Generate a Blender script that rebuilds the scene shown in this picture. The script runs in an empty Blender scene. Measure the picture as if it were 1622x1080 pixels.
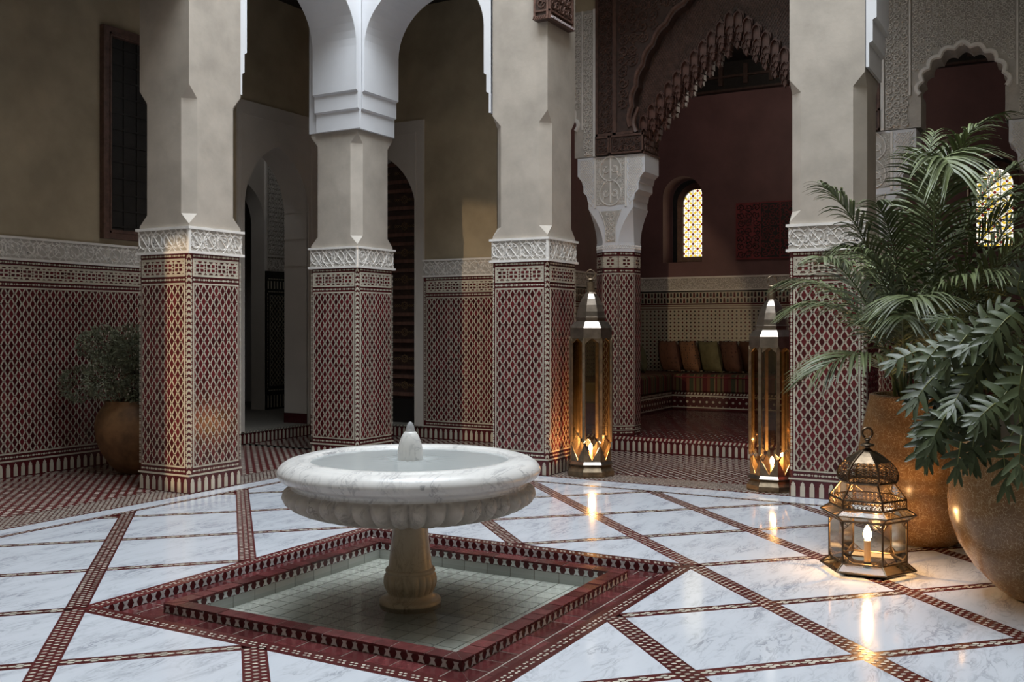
import bpy, math, random
from math import pi, sin, cos, tan, sqrt, radians, atan2, hypot
from mathutils import Vector, Matrix
random.seed(7)
sc = bpy.context.scene
COL = sc.collection

# ------------------------------------------------------------------ camera
YAW = radians(29.2976)                      # world X lies this far right of the view axis
CAM = Vector((-4.1431, -2.9102, 1.3))
cd = bpy.data.cameras.new('camera'); cam = bpy.data.objects.new('camera', cd); COL.objects.link(cam)
cam.location = CAM; cam.rotation_euler = (pi/2, 0, YAW - pi/2)
cd.sensor_width = 36; cd.lens = 1590/1622*36; cd.shift_y = -23/1622; cd.clip_start = .02; cd.clip_end = 200
sc.camera = cam
FW = Vector((cos(YAW), sin(YAW), 0)); RT = Vector((sin(YAW), -cos(YAW), 0))

# ------------------------------------------------------------------ world, light, exposure
w = bpy.data.worlds.new('world'); sc.world = w; w.use_nodes = True
bg = w.node_tree.nodes['Background']; bg.inputs[0].default_value = (.80, .88, 1, 1); bg.inputs[1].default_value = .25
sc.view_settings.view_transform = 'Standard'; sc.view_settings.look = 'None'
sc.view_settings.gamma = 1; sc.view_settings.use_curve_mapping = False
sc.view_settings.exposure = -0.3
def area(name, loc, sx, sy, power, color, rot=(0, 0, 0)):
    l = bpy.data.lights.new(name, 'AREA'); l.shape = 'RECTANGLE'; l.size = sx; l.size_y = sy; l.energy = power; l.color = color
    o = bpy.data.objects.new(name, l); COL.objects.link(o); o.location = loc; o.rotation_euler = rot; return o
area('open_sky_light', (.9, .0, 9.9), 4.9, 4.8, 1330, (.86, .935, 1))
def point(name, loc, power, color=(1, .55, .22), r=.02):
    l = bpy.data.lights.new(name, 'POINT'); l.energy = power; l.color = color; l.shadow_soft_size = r
    o = bpy.data.objects.new(name, l); COL.objects.link(o); o.location = loc; return o
def spot(name, loc, target, power, size, blend, color, r=.03):
    l = bpy.data.lights.new(name, 'SPOT'); l.energy = power; l.color = color; l.spot_size = size; l.spot_blend = blend; l.shadow_soft_size = r
    o = bpy.data.objects.new(name, l); COL.objects.link(o); o.location = loc
    o.rotation_euler = (Vector(target) - Vector(loc)).to_track_quat('-Z', 'Y').to_euler(); return o

point('salon_fill_light', (7.6, .4, 4.3), 30, (1, .86, .72), .4)  # added soft fill, not a visible fixture; brightens the dark salon
point('vestibule_fill_light', (4.55, 5.95, 4.3), 12, (.92, .95, 1), .15)  # added cool fill without a visible source, for the doorway and vestibule
# warm lamp out on the left whose beam grazes the nearest pillar and the tile border
spot('gallery_lamp', (-4.2, 2.84, 1.0), (1.42, 3.10, 1.0), 900, radians(21), .2, (1, .74, .46))

# ------------------------------------------------------------------ helpers
class Fr:                                   # a flat frame: u right, v up, n towards the viewer
    def __init__(s, o, U, V):
        s.o = Vector(o); s.U = Vector(U).normalized(); s.V = Vector(V).normalized(); s.N = s.U.cross(s.V)
    def __call__(s, u, v, n=0): return s.o + s.U*u + s.V*v + s.N*n
    def sub(s, u, v, n=0): return Fr(s(u, v, n), s.U, s.V)
    def mat(s):
        m = Matrix.Identity(4)
        for i, a in enumerate((s.U, s.V, s.N)):
            m[0][i], m[1][i], m[2][i] = a
        m.translation = s.o; return m
X, Y, Z = Vector((1, 0, 0)), Vector((0, 1, 0)), Vector((0, 0, 1))
FLAT = Fr((0, 0, 0), X, Y)

def wloc(o):
    p = Vector((0, 0, 0))
    while o is not None: p += o.location; o = o.parent
    return p

class MB:
    def __init__(s): s.v = []; s.f = []
    def poly(s, pts):
        b = len(s.v); s.v += [tuple(p) for p in pts]; s.f.append(tuple(range(b, b+len(pts))))
    def flat(s, F, pts, n=0): s.poly([F(u, v, n) for u, v in pts])
    def prism(s, F, pts, n0, n1, back=False):
        k = len(pts); b = len(s.v)
        s.v += [tuple(F(u, v, n1)) for u, v in pts] + [tuple(F(u, v, n0)) for u, v in pts]
        s.f.append(tuple(range(b, b+k)))
        for i in range(k):
            j = (i+1) % k; s.f.append((b+i, b+k+i, b+k+j, b+j))
        if back: s.f.append(tuple(range(b+2*k-1, b+k-1, -1)))
    def rect(s, F, u0, v0, u1, v1, n0, n1, back=False):
        s.prism(F, [(u0, v0), (u1, v0), (u1, v1), (u0, v1)], n0, n1, back)
    def box(s, p, q):
        x0, y0, z0 = p; x1, y1, z1 = q; b = len(s.v)
        s.v += [(x0,y0,z0),(x1,y0,z0),(x1,y1,z0),(x0,y1,z0),(x0,y0,z1),(x1,y0,z1),(x1,y1,z1),(x0,y1,z1)]
        for f in ((0,3,2,1),(4,5,6,7),(0,1,5,4),(1,2,6,5),(2,3,7,6),(3,0,4,7)): s.f.append(tuple(b+i for i in f))
    def rings(s, rings, cap0=False, cap1=False, closed=True):
        k = len(rings[0]); b = len(s.v)
        for r in rings: s.v += [tuple(p) for p in r]
        for i in range(len(rings)-1):
            for j in range(k if closed else k-1):
                a = b+i*k+j; c = b+i*k+(j+1) % k; s.f.append((a, c, c+k, a+k))
        if cap0: s.f.append(tuple(b+j for j in range(k-1, -1, -1)))
        if cap1: s.f.append(tuple(b+(len(rings)-1)*k+j for j in range(k)))
    def lathe(s, prof, segs=48, c=(0, 0, 0), rot=0, fn=None, cap0=False, cap1=False):
        R = []
        for r, z in prof:
            ring = []
            for j in range(segs):
                a = rot+2*pi*j/segs; rr = fn(r, z, a) if fn else r
                ring.append((c[0]+rr*cos(a), c[1]+rr*sin(a), c[2]+z))
            R.append(ring)
        s.rings(R, cap0, cap1)
    def tube(s, path, r, segs=6, closed=False, cap=True):
        path = [Vector(p) for p in path]; n = len(path); R = []
        prev = None
        for i, p in enumerate(path):
            if closed: t = path[(i+1) % n]-path[i-1]
            else: t = path[min(i+1, n-1)]-path[max(i-1, 0)]
            t.normalize()
            if prev is None: a = t.orthogonal().normalized()
            else:
                a = prev - t*prev.dot(t); a = a.normalized() if a.length > 1e-6 else t.orthogonal().normalized()
            prev = a; b2 = t.cross(a); rr = r[i] if isinstance(r, (list, tuple)) else r
            R.append([p+(a*cos(2*pi*j/segs)+b2*sin(2*pi*j/segs))*rr for j in range(segs)])
        if closed: R.append(R[0]); cap = False
        s.rings(R, cap, cap)
    def ribbon(s, F, pts, wd, h, n0=0):     # a raised ridge along a flat polyline
        k = len(pts); b = len(s.v)
        for i, (u, v) in enumerate(pts):
            du = pts[min(i+1, k-1)][0]-pts[max(i-1, 0)][0]; dv = pts[min(i+1, k-1)][1]-pts[max(i-1, 0)][1]
            L = hypot(du, dv) or 1; nu, nv = -dv/L*wd/2, du/L*wd/2
            s.v += [tuple(F(u-nu, v-nv, n0)), tuple(F(u-nu*.5, v-nv*.5, n0+h)), tuple(F(u+nu*.5, v+nv*.5, n0+h)), tuple(F(u+nu, v+nv, n0))]
        for i in range(k-1):
            a = b+4*i
            for q in range(3): s.f.append((a+q, a+4+q, a+5+q, a+1+q))
    def build(s, name, m, parent=None, smooth=False, kind=None, keep=False):
        me = bpy.data.meshes.new(name); p = wloc(parent)
        me.from_pydata([(a-p.x, b-p.y, c-p.z) for a, b, c in s.v], [], s.f)
        me.materials.append(m)
        if smooth:
            me.polygons.foreach_set('use_smooth', [True]*len(me.polygons))
            me.update()
            if smooth != 'full': me.set_sharp_from_angle(angle=radians(38))
        o = bpy.data.objects.new(name, me); COL.objects.link(o)
        if parent is not None: o.parent = parent
        if kind: o['kind'] = kind
        return o

def tag(o, label, cat, group=None):
    o['label'] = label; o['category'] = cat
    if group: o['group'] = group
    return o
def thing(name, loc, label, cat, group=None):
    o = bpy.data.objects.new(name, None); COL.objects.link(o); o.location = loc; o.empty_display_size = .1
    return tag(o, label, cat, group)
def struct(o): o['kind'] = 'structure'; return o
def piece(name, me, F, parent):              # one shared mesh placed in a frame, as a part of parent
    o = bpy.data.objects.new(name, me); COL.objects.link(o); o.parent = parent
    m = F.mat(); m.translation = m.translation - wloc(parent); o.matrix_local = m; return o
def shared(name, m, fn, smooth=False):
    b = MB(); fn(b); me = bpy.data.meshes.new(name); me.from_pydata(b.v, [], b.f); me.materials.append(m)
    if smooth: me.polygons.foreach_set('use_smooth', [True]*len(me.polygons))
    return me
def clip(pts, a, b, c):                      # keep a*u+b*v <= c
    out = []
    for i in range(len(pts)):
        p, q = pts[i], pts[(i+1) % len(pts)]
        dp, dq = a*p[0]+b*p[1]-c, a*q[0]+b*q[1]-c
        if dp <= 0: out.append(p)
        if dp*dq < 0:
            t = dp/(dp-dq); out.append((p[0]+(q[0]-p[0])*t, p[1]+(q[1]-p[1])*t))
    return out
def cliprect(pts, u0, v0, u1, v1):
    for a, b, c in ((1, 0, u1), (-1, 0, -u0), (0, 1, v1), (0, -1, -v0)):
        pts = clip(pts, a, b, c)
        if len(pts) < 3: return []
    return pts

# ------------------------------------------------------------------ materials
def mat(name, c, rough=.5, metal=0, var=0, vscale=4, bump=0, bscale=30, rnd=0, spec=.5, c2=None, coat=0, stretch=None, detail=6):
    m = bpy.data.materials.new(name); m.use_nodes = True; t = m.node_tree; N = t.nodes; L = t.links
    p = N['Principled BSDF']; p.inputs['Roughness'].default_value = rough; p.inputs['Metallic'].default_value = metal
    p.inputs['Specular IOR Level'].default_value = spec; p.inputs['Base Color'].default_value = (*c, 1)
    if coat: p.inputs['Coat Weight'].default_value = coat; p.inputs['Coat Roughness'].default_value = .08
    tc = N.new('ShaderNodeTexCoord'); vec = tc.outputs['Object']
    if stretch:
        mp = N.new('ShaderNodeMapping'); mp.inputs['Scale'].default_value = stretch; L.new(vec, mp.inputs[0]); vec = mp.outputs[0]
    col = None
    if var or c2:
        nz = N.new('ShaderNodeTexNoise'); nz.inputs['Scale'].default_value = vscale; nz.inputs['Detail'].default_value = detail; nz.inputs['Roughness'].default_value = .6
        L.new(vec, nz.inputs['Vector'])
        r = N.new('ShaderNodeValToRGB'); L.new(nz.outputs['Fac'], r.inputs[0])
        a = c2 if c2 else tuple(x*(1-var) for x in c); b = c if c2 else tuple(min(1, x*(1+var)) for x in c)
        r.color_ramp.elements[0].position = .35; r.color_ramp.elements[1].position = .65
        r.color_ramp.elements[0].color = (*a, 1); r.color_ramp.elements[1].color = (*b, 1)
        col = r.outputs[0]
    if rnd:
        oi = N.new('ShaderNodeObjectInfo'); ge = N.new('ShaderNodeNewGeometry')
        ad = N.new('ShaderNodeMath'); ad.operation = 'ADD'; L.new(oi.outputs['Random'], ad.inputs[0]); L.new(ge.outputs['Random Per Island'], ad.inputs[1])
        fr = N.new('ShaderNodeMath'); fr.operation = 'FRACT'; L.new(ad.outputs[0], fr.inputs[0])
        mr = N.new('ShaderNodeMapRange'); mr.inputs['To Min'].default_value = 1-rnd; mr.inputs['To Max'].default_value = 1+rnd; L.new(fr.outputs[0], mr.inputs[0])
        hs = N.new('ShaderNodeHueSaturation'); L.new(mr.outputs[0], hs.inputs['Value'])
        if col is None: hs.inputs['Color'].default_value = (*c, 1)
        else: L.new(col, hs.inputs['Color'])
        col = hs.outputs[0]
    if col is not None: L.new(col, p.inputs['Base Color'])
    if bump:
        nb = N.new('ShaderNodeTexNoise'); nb.inputs['Scale'].default_value = bscale; nb.inputs['Detail'].default_value = 8; L.new(vec, nb.inputs['Vector'])
        bp = N.new('ShaderNodeBump'); bp.inputs['Strength'].default_value = bump; bp.inputs['Distance'].default_value = .01; L.new(nb.outputs['Fac'], bp.inputs['Height'])
        L.new(bp.outputs[0], p.inputs['Normal'])
    return m

def marble(name, base, vein, rough, scale=3, amt=.5):
    m = bpy.data.materials.new(name); m.use_nodes = True; t = m.node_tree; N = t.nodes; L = t.links
    p = N['Principled BSDF']; p.inputs['Roughness'].default_value = rough
    tc = N.new('ShaderNodeTexCoord'); oi = N.new('ShaderNodeObjectInfo')
    sc_ = N.new('ShaderNodeVectorMath'); sc_.operation = 'SCALE'; sc_.inputs['Scale'].default_value = 37
    cx = N.new('ShaderNodeCombineXYZ'); L.new(oi.outputs['Random'], cx.inputs[0]); L.new(oi.outputs['Random'], cx.inputs[2]); L.new(cx.outputs[0], sc_.inputs[0])
    ad = N.new('ShaderNodeVectorMath'); ad.operation = 'ADD'; L.new(tc.outputs['Object'], ad.inputs[0]); L.new(sc_.outputs[0], ad.inputs[1])
    mp = N.new('ShaderNodeMapping'); mp.inputs['Rotation'].default_value = (.2, .3, .9); mp.inputs['Scale'].default_value = (1, 3.2, 1.6); L.new(ad.outputs[0], mp.inputs[0])
    n1 = N.new('ShaderNodeTexNoise'); n1.inputs['Scale'].default_value = scale; n1.inputs['Detail'].default_value = 9; n1.inputs['Roughness'].default_value = .62; n1.inputs['Distortion'].default_value = 1.4; L.new(mp.outputs[0], n1.inputs['Vector'])
    s1 = N.new('ShaderNodeMath'); s1.operation = 'SUBTRACT'; s1.inputs[1].default_value = .5; L.new(n1.outputs['Fac'], s1.inputs[0])
    s2 = N.new('ShaderNodeMath'); s2.operation = 'ABSOLUTE'; L.new(s1.outputs[0], s2.inputs[0])
    r = N.new('ShaderNodeValToRGB'); L.new(s2.outputs[0], r.inputs[0]); e = r.color_ramp.elements
    e[0].position = 0; e[0].color = (1, 1, 1, 1); e[1].position = .05; e[1].color = (0, 0, 0, 1)
    n2 = N.new('ShaderNodeTexNoise'); n2.inputs['Scale'].default_value = scale*.6; n2.inputs['Detail'].default_value = 4; L.new(mp.outputs[0], n2.inputs['Vector'])
    r2 = N.new('ShaderNodeValToRGB'); L.new(n2.outputs['Fac'], r2.inputs[0]); r2.color_ramp.elements[0].position = .4; r2.color_ramp.elements[1].position = .75
    mu = N.new('ShaderNodeMath'); mu.operation = 'MULTIPLY'; L.new(r.outputs[0], mu.inputs[0]); L.new(r2.outputs[0], mu.inputs[1])
    m2 = N.new('ShaderNodeMath'); m2.operation = 'MULTIPLY_ADD'; L.new(mu.outputs[0], m2.inputs[0]); m2.inputs[1].default_value = amt
    m3 = N.new('ShaderNodeMath'); m3.operation = 'MULTIPLY'; L.new(r2.outputs[0], m3.inputs[0]); m3.inputs[1].default_value = .14; L.new(m3.outputs[0], m2.inputs[2])
    mx = N.new('ShaderNodeMix'); mx.data_type = 'RGBA'; L.new(m2.outputs[0], mx.inputs['Factor'])
    mx.inputs['A'].default_value = (*base, 1); mx.inputs['B'].default_value = (*vein, 1)
    L.new(mx.outputs['Result'], p.inputs['Base Color'])
    return m

def thin(name, tint, rough=.05, refl=.12, diffuse=None, damt=0):   # a thin clear sheet: transparent, reflecting by Fresnel
    m = bpy.data.materials.new(name); m.use_nodes = True; t = m.node_tree; N = t.nodes; L = t.links
    N.remove(N['Principled BSDF']); out = N['Material Output']
    tr = N.new('ShaderNodeBsdfTransparent'); tr.inputs[0].default_value = (*tint, 1)
    gl = N.new('ShaderNodeBsdfGlossy'); gl.inputs['Roughness'].default_value = rough
    lw = N.new('ShaderNodeFresnel'); lw.inputs[0].default_value = 1.33 + refl
    mx = N.new('ShaderNodeMixShader'); L.new(lw.outputs[0], mx.inputs[0]); L.new(gl.outputs[0], mx.inputs[2])
    src = tr.outputs[0]
    if damt:
        df = N.new('ShaderNodeBsdfDiffuse'); df.inputs[0].default_value = (*diffuse, 1)
        m2 = N.new('ShaderNodeMixShader'); m2.inputs[0].default_value = damt; L.new(tr.outputs[0], m2.inputs[1]); L.new(df.outputs[0], m2.inputs[2]); src = m2.outputs[0]
    L.new(src, mx.inputs[1]); L.new(mx.outputs[0], out.inputs[0])
    return m, gl
def emit(name, c, s):
    m = bpy.data.materials.new(name); m.use_nodes = True; t = m.node_tree; N = t.nodes
    N.remove(N['Principled BSDF']); e = N.new('ShaderNodeEmission'); e.inputs[0].default_value = (*c, 1); e.inputs[1].default_value = s
    t.links.new(e.outputs[0], N['Material Output'].inputs[0]); return m

M = {}
M['plaster'] = mat('tan tadelakt', (.425, .378, .325), .55, var=.16, vscale=2.2, bump=.25, bscale=9)
M['ochre'] = mat('ochre plaster', (.40, .33, .225), .6, var=.16, vscale=1.6, bump=.2, bscale=8)
M['white'] = mat('white plaster', (.72, .73, .76), .6, var=.03, vscale=3, bump=.06, bscale=20)
M['greyplaster'] = mat('grey plaster', (.60, .56, .51), .6, var=.06, vscale=2, bump=.1, bscale=12)
M['redplaster'] = mat('oxblood plaster', (.165, .083, .084), .6, var=.15, vscale=2, bump=.2, bscale=9)
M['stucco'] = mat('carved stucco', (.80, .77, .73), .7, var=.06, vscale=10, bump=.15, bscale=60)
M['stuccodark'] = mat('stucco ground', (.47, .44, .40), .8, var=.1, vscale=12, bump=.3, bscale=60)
M['red'] = mat('oxblood glazed tile', (.085, .0125, .0150), .2, rnd=.5, bump=.04, bscale=25, spec=.35)
M['redground'] = mat('oxblood tile ground', (.078, .012, .0145), .22, var=.2, vscale=30, bump=.05, bscale=40)
M['cream'] = mat('cream glazed tile', (.51, .47, .385), .22, spec=.3, rnd=.12, var=.08, vscale=14)
M['black'] = mat('black tile', (.012, .011, .012), .25)
M['darkgreen'] = mat('blackish green tile', (.012, .015, .014), .25, rnd=.5)
M['floorred'] = mat('floor red tile', (.085, .0155, .0165), .2, rnd=.35, var=.15, vscale=40)
M['brick'] = mat('glazed red brick', (.098, .025, .026), .17, rnd=.4, var=.3, vscale=22, bump=.07, bscale=26)
M['hexcream'] = mat('floor cream tile', (.55, .52, .44), .2, rnd=.2)
M['white_tile'] = mat('white tile', (.60, .62, .63), .2, rnd=.10, var=.05, vscale=20)
M['grout'] = mat('grout', (.33, .29, .25), .8)
M['darkgrout'] = mat('dark grout', (.16, .15, .13), .8)
M['marble'] = marble('white marble', (.63, .665, .725), (.18, .195, .24), .10, 4.6, .75)
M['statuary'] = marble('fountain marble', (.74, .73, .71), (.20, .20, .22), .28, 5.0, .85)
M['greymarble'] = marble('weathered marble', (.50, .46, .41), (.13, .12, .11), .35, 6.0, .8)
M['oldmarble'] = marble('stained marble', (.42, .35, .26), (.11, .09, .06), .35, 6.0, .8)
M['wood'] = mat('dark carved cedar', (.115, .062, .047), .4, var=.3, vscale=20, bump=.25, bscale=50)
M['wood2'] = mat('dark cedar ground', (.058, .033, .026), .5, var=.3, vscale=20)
M['blackwood'] = mat('black wood', (.012, .010, .009), .5, var=.4, vscale=12)
M['railwood'] = mat('rose brown wood', (.17, .085, .062), .5, var=.2, vscale=30, stretch=(1, 1, .2))
M['goldpaint'] = mat('dull gold paint', (.20, .125, .06), .5)
M['brass'] = mat('aged brass', (.20, .152, .10), .40, metal=.8, var=.3, vscale=18, bump=.05, bscale=30)
M['pewter'] = mat('dark pewter', (.26, .225, .19), .30, metal=.95, var=.2, vscale=14, bump=.05, bscale=20)
M['bronze'] = mat('dark bronze', (.11, .08, .052), .36, metal=.9, var=.3, vscale=25)
M['iron'] = mat('black iron', (.015, .013, .012), .5)
M['terracotta'] = mat('dark terracotta', (.20, .105, .045), .55, var=.4, vscale=6, bump=.2, bscale=20)
M['candle'] = mat('candle sleeve', (.75, .55, .33), .5)
M['soil'] = mat('soil', (.02, .014, .01), .9, bump=.5, bscale=40)
M['leaf'] = mat('philodendron leaf', (.058, .074, .036), .40, var=.35, vscale=5, rnd=.35, spec=.32)
M['palm'] = mat('palm leaf', (.115, .138, .062), .40, var=.4, vscale=4, rnd=.35, spec=.4)
M['shrub'] = mat('shrub leaf', (.17, .185, .115), .5, rnd=.5)
M['stem'] = mat('green stem', (.13, .14, .035), .45)
M['bark'] = mat('bark', (.06, .045, .03), .8)
M['leather'] = mat('red leather', (.20, .028, .034), .6, var=.25, vscale=6, bump=.15, bscale=30)
M['glass'], _ = thin('clear glass', (.96, .93, .86), .10, .12)
M['smoke'], _ = thin('smoked glass', (.70, .60, .44), .04, .2)
M['water'], _g = thin('still water', (.86, .86, .80), .03, 0)
M['foam'], _ = thin('running water', (.9, .92, .92), .12, .0, (.60, .64, .64), .62)
M['spray'], _ = thin('water spray', (1, 1, 1), .2, 0, (.8, .82, .85), .35)
M['bulb'] = emit('lamp filament glow', (1, .62, .28), 60)
M['paneW'] = emit('lit clear glass', (1, .97, .84), 1.7)
M['paneY'] = emit('lit yellow glass', (.85, .58, .06), 1.25)
M['paneR'] = emit('lit red glass', (.32, .02, .015), .8)
def pot_glaze(drip=False):
    m = mat('cracked ochre glaze', (.26, .135, .052), .24, c2=(.16, .085, .036), vscale=3, spec=.32)
    t = m.node_tree; N = t.nodes; L = t.links; p = N['Principled BSDF']; tc = N['Texture Coordinate']
    nz = N.new('ShaderNodeTexNoise'); nz.inputs['Scale'].default_value = 7; nz.inputs['Detail'].default_value = 5; L.new(tc.outputs['Object'], nz.inputs['Vector'])
    mx = N.new('ShaderNodeMix'); mx.data_type = 'VECTOR'; mx.inputs['Factor'].default_value = .22
    L.new(tc.outputs['Object'], mx.inputs['A']); L.new(nz.outputs['Color'], mx.inputs['B'])
    v = N.new('ShaderNodeTexVoronoi'); v.feature = 'DISTANCE_TO_EDGE'; v.inputs['Scale'].default_value = 48; L.new(mx.outputs['Result'], v.inputs['Vector'])
    r = N.new('ShaderNodeValToRGB'); r.color_ramp.elements[0].position = .0; r.color_ramp.elements[1].position = .05; L.new(v.outputs['Distance'], r.inputs[0])
    src = p.inputs['Base Color'].links[0].from_socket
    m2 = N.new('ShaderNodeMix'); m2.data_type = 'RGBA'; L.new(r.outputs[0], m2.inputs['Factor']); m2.inputs['A'].default_value = (.62, .48, .30, 1); L.new(src, m2.inputs['B'])
    m3 = N.new('ShaderNodeMix'); m3.data_type = 'RGBA'; m3.inputs['Factor'].default_value = .55; L.new(src, m3.inputs['A']); L.new(m2.outputs['Result'], m3.inputs['B'])
    sp = N.new('ShaderNodeSeparateXYZ'); L.new(mx.outputs['Result'], sp.inputs[0])            # darker dipped band with drips at the top
    nd = N.new('ShaderNodeTexNoise'); nd.inputs['Scale'].default_value = 9; nd.inputs['Detail'].default_value = 3; L.new(tc.outputs['Object'], nd.inputs['Vector'])
    ma = N.new('ShaderNodeMath'); ma.operation = 'MULTIPLY_ADD'; ma.inputs[1].default_value = .30; L.new(nd.outputs['Fac'], ma.inputs[0]); L.new(sp.outputs[2], ma.inputs[2])
    rz = N.new('ShaderNodeMapRange'); rz.inputs['From Min'].default_value = .84; rz.inputs['From Max'].default_value = .86; L.new(ma.outputs[0], rz.inputs['Value'])
    m4 = N.new('ShaderNodeMix'); m4.data_type = 'RGBA'; L.new(rz.outputs[0], m4.inputs['Factor']); L.new(m3.outputs['Result'], m4.inputs['A']); m4.inputs['B'].default_value = (.13, .105, .075, 1)
    L.new((m4 if drip else m3).outputs['Result'], p.inputs['Base Color']); return m
M['potdrip'] = pot_glaze(True)
M['pot'] = pot_glaze()
def stripes(name, cols, scale, axis):
    m = bpy.data.materials.new(name); m.use_nodes = True; t = m.node_tree; N = t.nodes; L = t.links
    p = N['Principled BSDF']; p.inputs['Roughness'].default_value = .85
    tc = N.new('ShaderNodeTexCoord'); sp = N.new('ShaderNodeSeparateXYZ'); L.new(tc.outputs['Object'], sp.inputs[0])
    a = N.new('ShaderNodeMath'); a.operation = 'MULTIPLY'; a.inputs[1].default_value = scale; L.new(sp.outputs[axis], a.inputs[0])
    f = N.new('ShaderNodeMath'); f.operation = 'FRACT'; L.new(a.outputs[0], f.inputs[0])
    r = N.new('ShaderNodeValToRGB'); r.color_ramp.interpolation = 'CONSTANT'; L.new(f.outputs[0], r.inputs[0])
    e = r.color_ramp.elements
    for i, (pos, c) in enumerate(cols):
        el = e[i] if i < 2 else e.new(pos)
        el.position = pos; el.color = (*c, 1)
    L.new(r.outputs[0], p.inputs['Base Color']); return m
SC = [(0, (.10, .012, .014)), (.22, (.16, .11, .06)), (.28, (.05, .03, .02)), (.36, (.13, .10, .04)), (.52, (.10, .012, .014)), (.60, (.22, .13, .07)), (.66, (.055, .06, .03)), (.86, (.16, .05, .03))]
M['stripeY'] = stripes('striped wool across', SC, 3.4, 1)
M['stripeX'] = stripes('striped wool along', SC, 3.4, 0)

# ------------------------------------------------------------------ tile work
PU, PV = .0675, .086
def diamond(cu, cv, a=.0212, b=.0368): return [(cu-a, cv), (cu, cv-b), (cu+a, cv), (cu, cv+b)]
TILE = shared('tile', M['red'], lambda b: b.prism(FLAT, diamond(0, 0), 0, .003))
TILEG = shared('tile', M['darkgreen'], lambda b: b.prism(FLAT, diamond(0, 0), 0, .003))
def merlon(b, w_=.036, h=.112):
    a = w_/2
    b.prism(FLAT, [(-a, 0), (a, 0), (a, h*.70), (a*.72, h*.73), (a*.80, h*.85), (0, h), (-a*.80, h*.85), (-a*.72, h*.73), (-a, h*.70)], 0, .003)
MERLON = shared('merlon_tile', M['cream'], merlon)

def lattice(parent, F, u0, v0, u1, v1, budget, sx=1, sy=1, tile=None, mred=None, near='right'):
    """cream ground, red diamonds on it (single tiles up to the budget, the rest joined), dark knots between"""
    tile = tile or TILE; mred = mred or M['red']
    g = MB(); g.rect(F, u0, v0, u1, v1, 0, .003); g.build('lattice_ground', M['cream'], parent)
    W, H = u1-u0, v1-v0
    nc = max(1, round(W/(PU*sx))); nr = max(1, round(H/(PV*sy))); pu, pv = W/nc, H/nr
    rest = MB(); knots = MB(); cells = []
    for r in range(-1, 2*nr+2):
        for c in range(nc+1):
            cu = u0+pu*(c+.5) if r % 2 else u0+pu*c
            cv = v0+pv*r/2
            cells.append((cu, cv))
            kv = cv+pv/2
            k = cliprect([(cu-.0085, kv), (cu, kv-.0045), (cu+.0085, kv), (cu, kv+.0045)], u0, v0, u1, v1)
            if k: knots.flat(F, k, .0036)
    cells.sort(key=lambda p: (-p[0] if near == 'right' else p[0]))
    n = 0; a, b = .0212*pu/PU, .0368*pv/PV; same = abs(pu/PU-1) < .09 and abs(pv/PV-1) < .09
    for cu, cv in cells:
        d = diamond(cu, cv, a, b); q = cliprect(d, u0+.002, v0+.002, u1-.002, v1-.002)
        if not q: continue
        full = len(q) == 4 and abs(q[0][0]-d[0][0]) < 1e-6 and u0+a < cu < u1-a and v0+b < cv < v1-b
        if full and same and n < budget:
            piece('tile', tile, F.sub(cu, cv, .003), parent); n += 1
        else: rest.prism(F, q, .003, .006)
    if rest.v: rest.build('small_diamond_tiles', mred, parent, kind='stuff')
    if knots.v: knots.build('knot_tiles', M['black'], parent, kind='stuff')
    return n

def beads(mb, F, u0, v0, L, vertical=False):
    n = max(1, round(L/.052)); p = L/n
    for i in range(n):
        c = (i+.5)*p
        lens = [(c-.016, 0), (c-.008, -.0075), (c+.008, -.0075), (c+.016, 0), (c+.008, .0075), (c-.008, .0075)]
        d = c+p/2; dia = [(d-.0075, 0), (d, -.008), (d+.0075, 0), (d, .008)]
        for s in ((lens, dia) if i < n-1 else (lens,)):
            mb.flat(F, [(u0-b, v0+a) if vertical else (u0+a, v0+b) for a, b in s], .0035)

def starband(parent, F, u0, v0, u1, v1):
    g = MB(); g.rect(F, u0, v0, u1, v1, 0, .003); g.build('star_band_ground', M['cream'], parent)
    m = MB(); H = v1-v0; n = max(1, round((u1-u0)/(H*.95))); p = (u1-u0)/n; cv = (v0+v1)/2; h = H*.44
    def add(pts):
        q = cliprect(pts, u0+.006, v0+.006, u1-.006, v1-.006)
        if q: m.prism(F, q, .003, .0055)
    for i in range(n):
        cu = u0+(i+.5)*p
        for sx in (-1, 1):
            for sy in (-1, 1):
                add([(cu+sx*.006, cv+sy*.006), (cu+sx*.036, cv+sy*.008), (cu+sx*.040, cv+sy*.026), (cu+sx*.010, cv+sy*.030)][::sx*sy])
        for sy in (-1, 1):
            add([(cu-.022, cv+sy*h), (cu+.022, cv+sy*h), (cu+.012, cv+sy*(h-.012)), (cu-.012, cv+sy*(h-.012))][::-sy])
    for i in range(n+1):
        cu = u0+i*p
        for sy in (-1, 1):
            add([(cu, cv+sy*.010), (cu+.008, cv+sy*.022), (cu, cv+sy*.034), (cu-.008, cv+sy*.022)][::sy])
            add([(cu-.018, cv+sy*h), (cu+.018, cv+sy*h), (cu, cv+sy*(h-.012))][::-sy])
        add([(cu-.012, cv), (cu, cv-.007), (cu+.012, cv), (cu, cv+.007)])
    m.build('star_tiles', M['red'], parent, kind='stuff')

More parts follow.
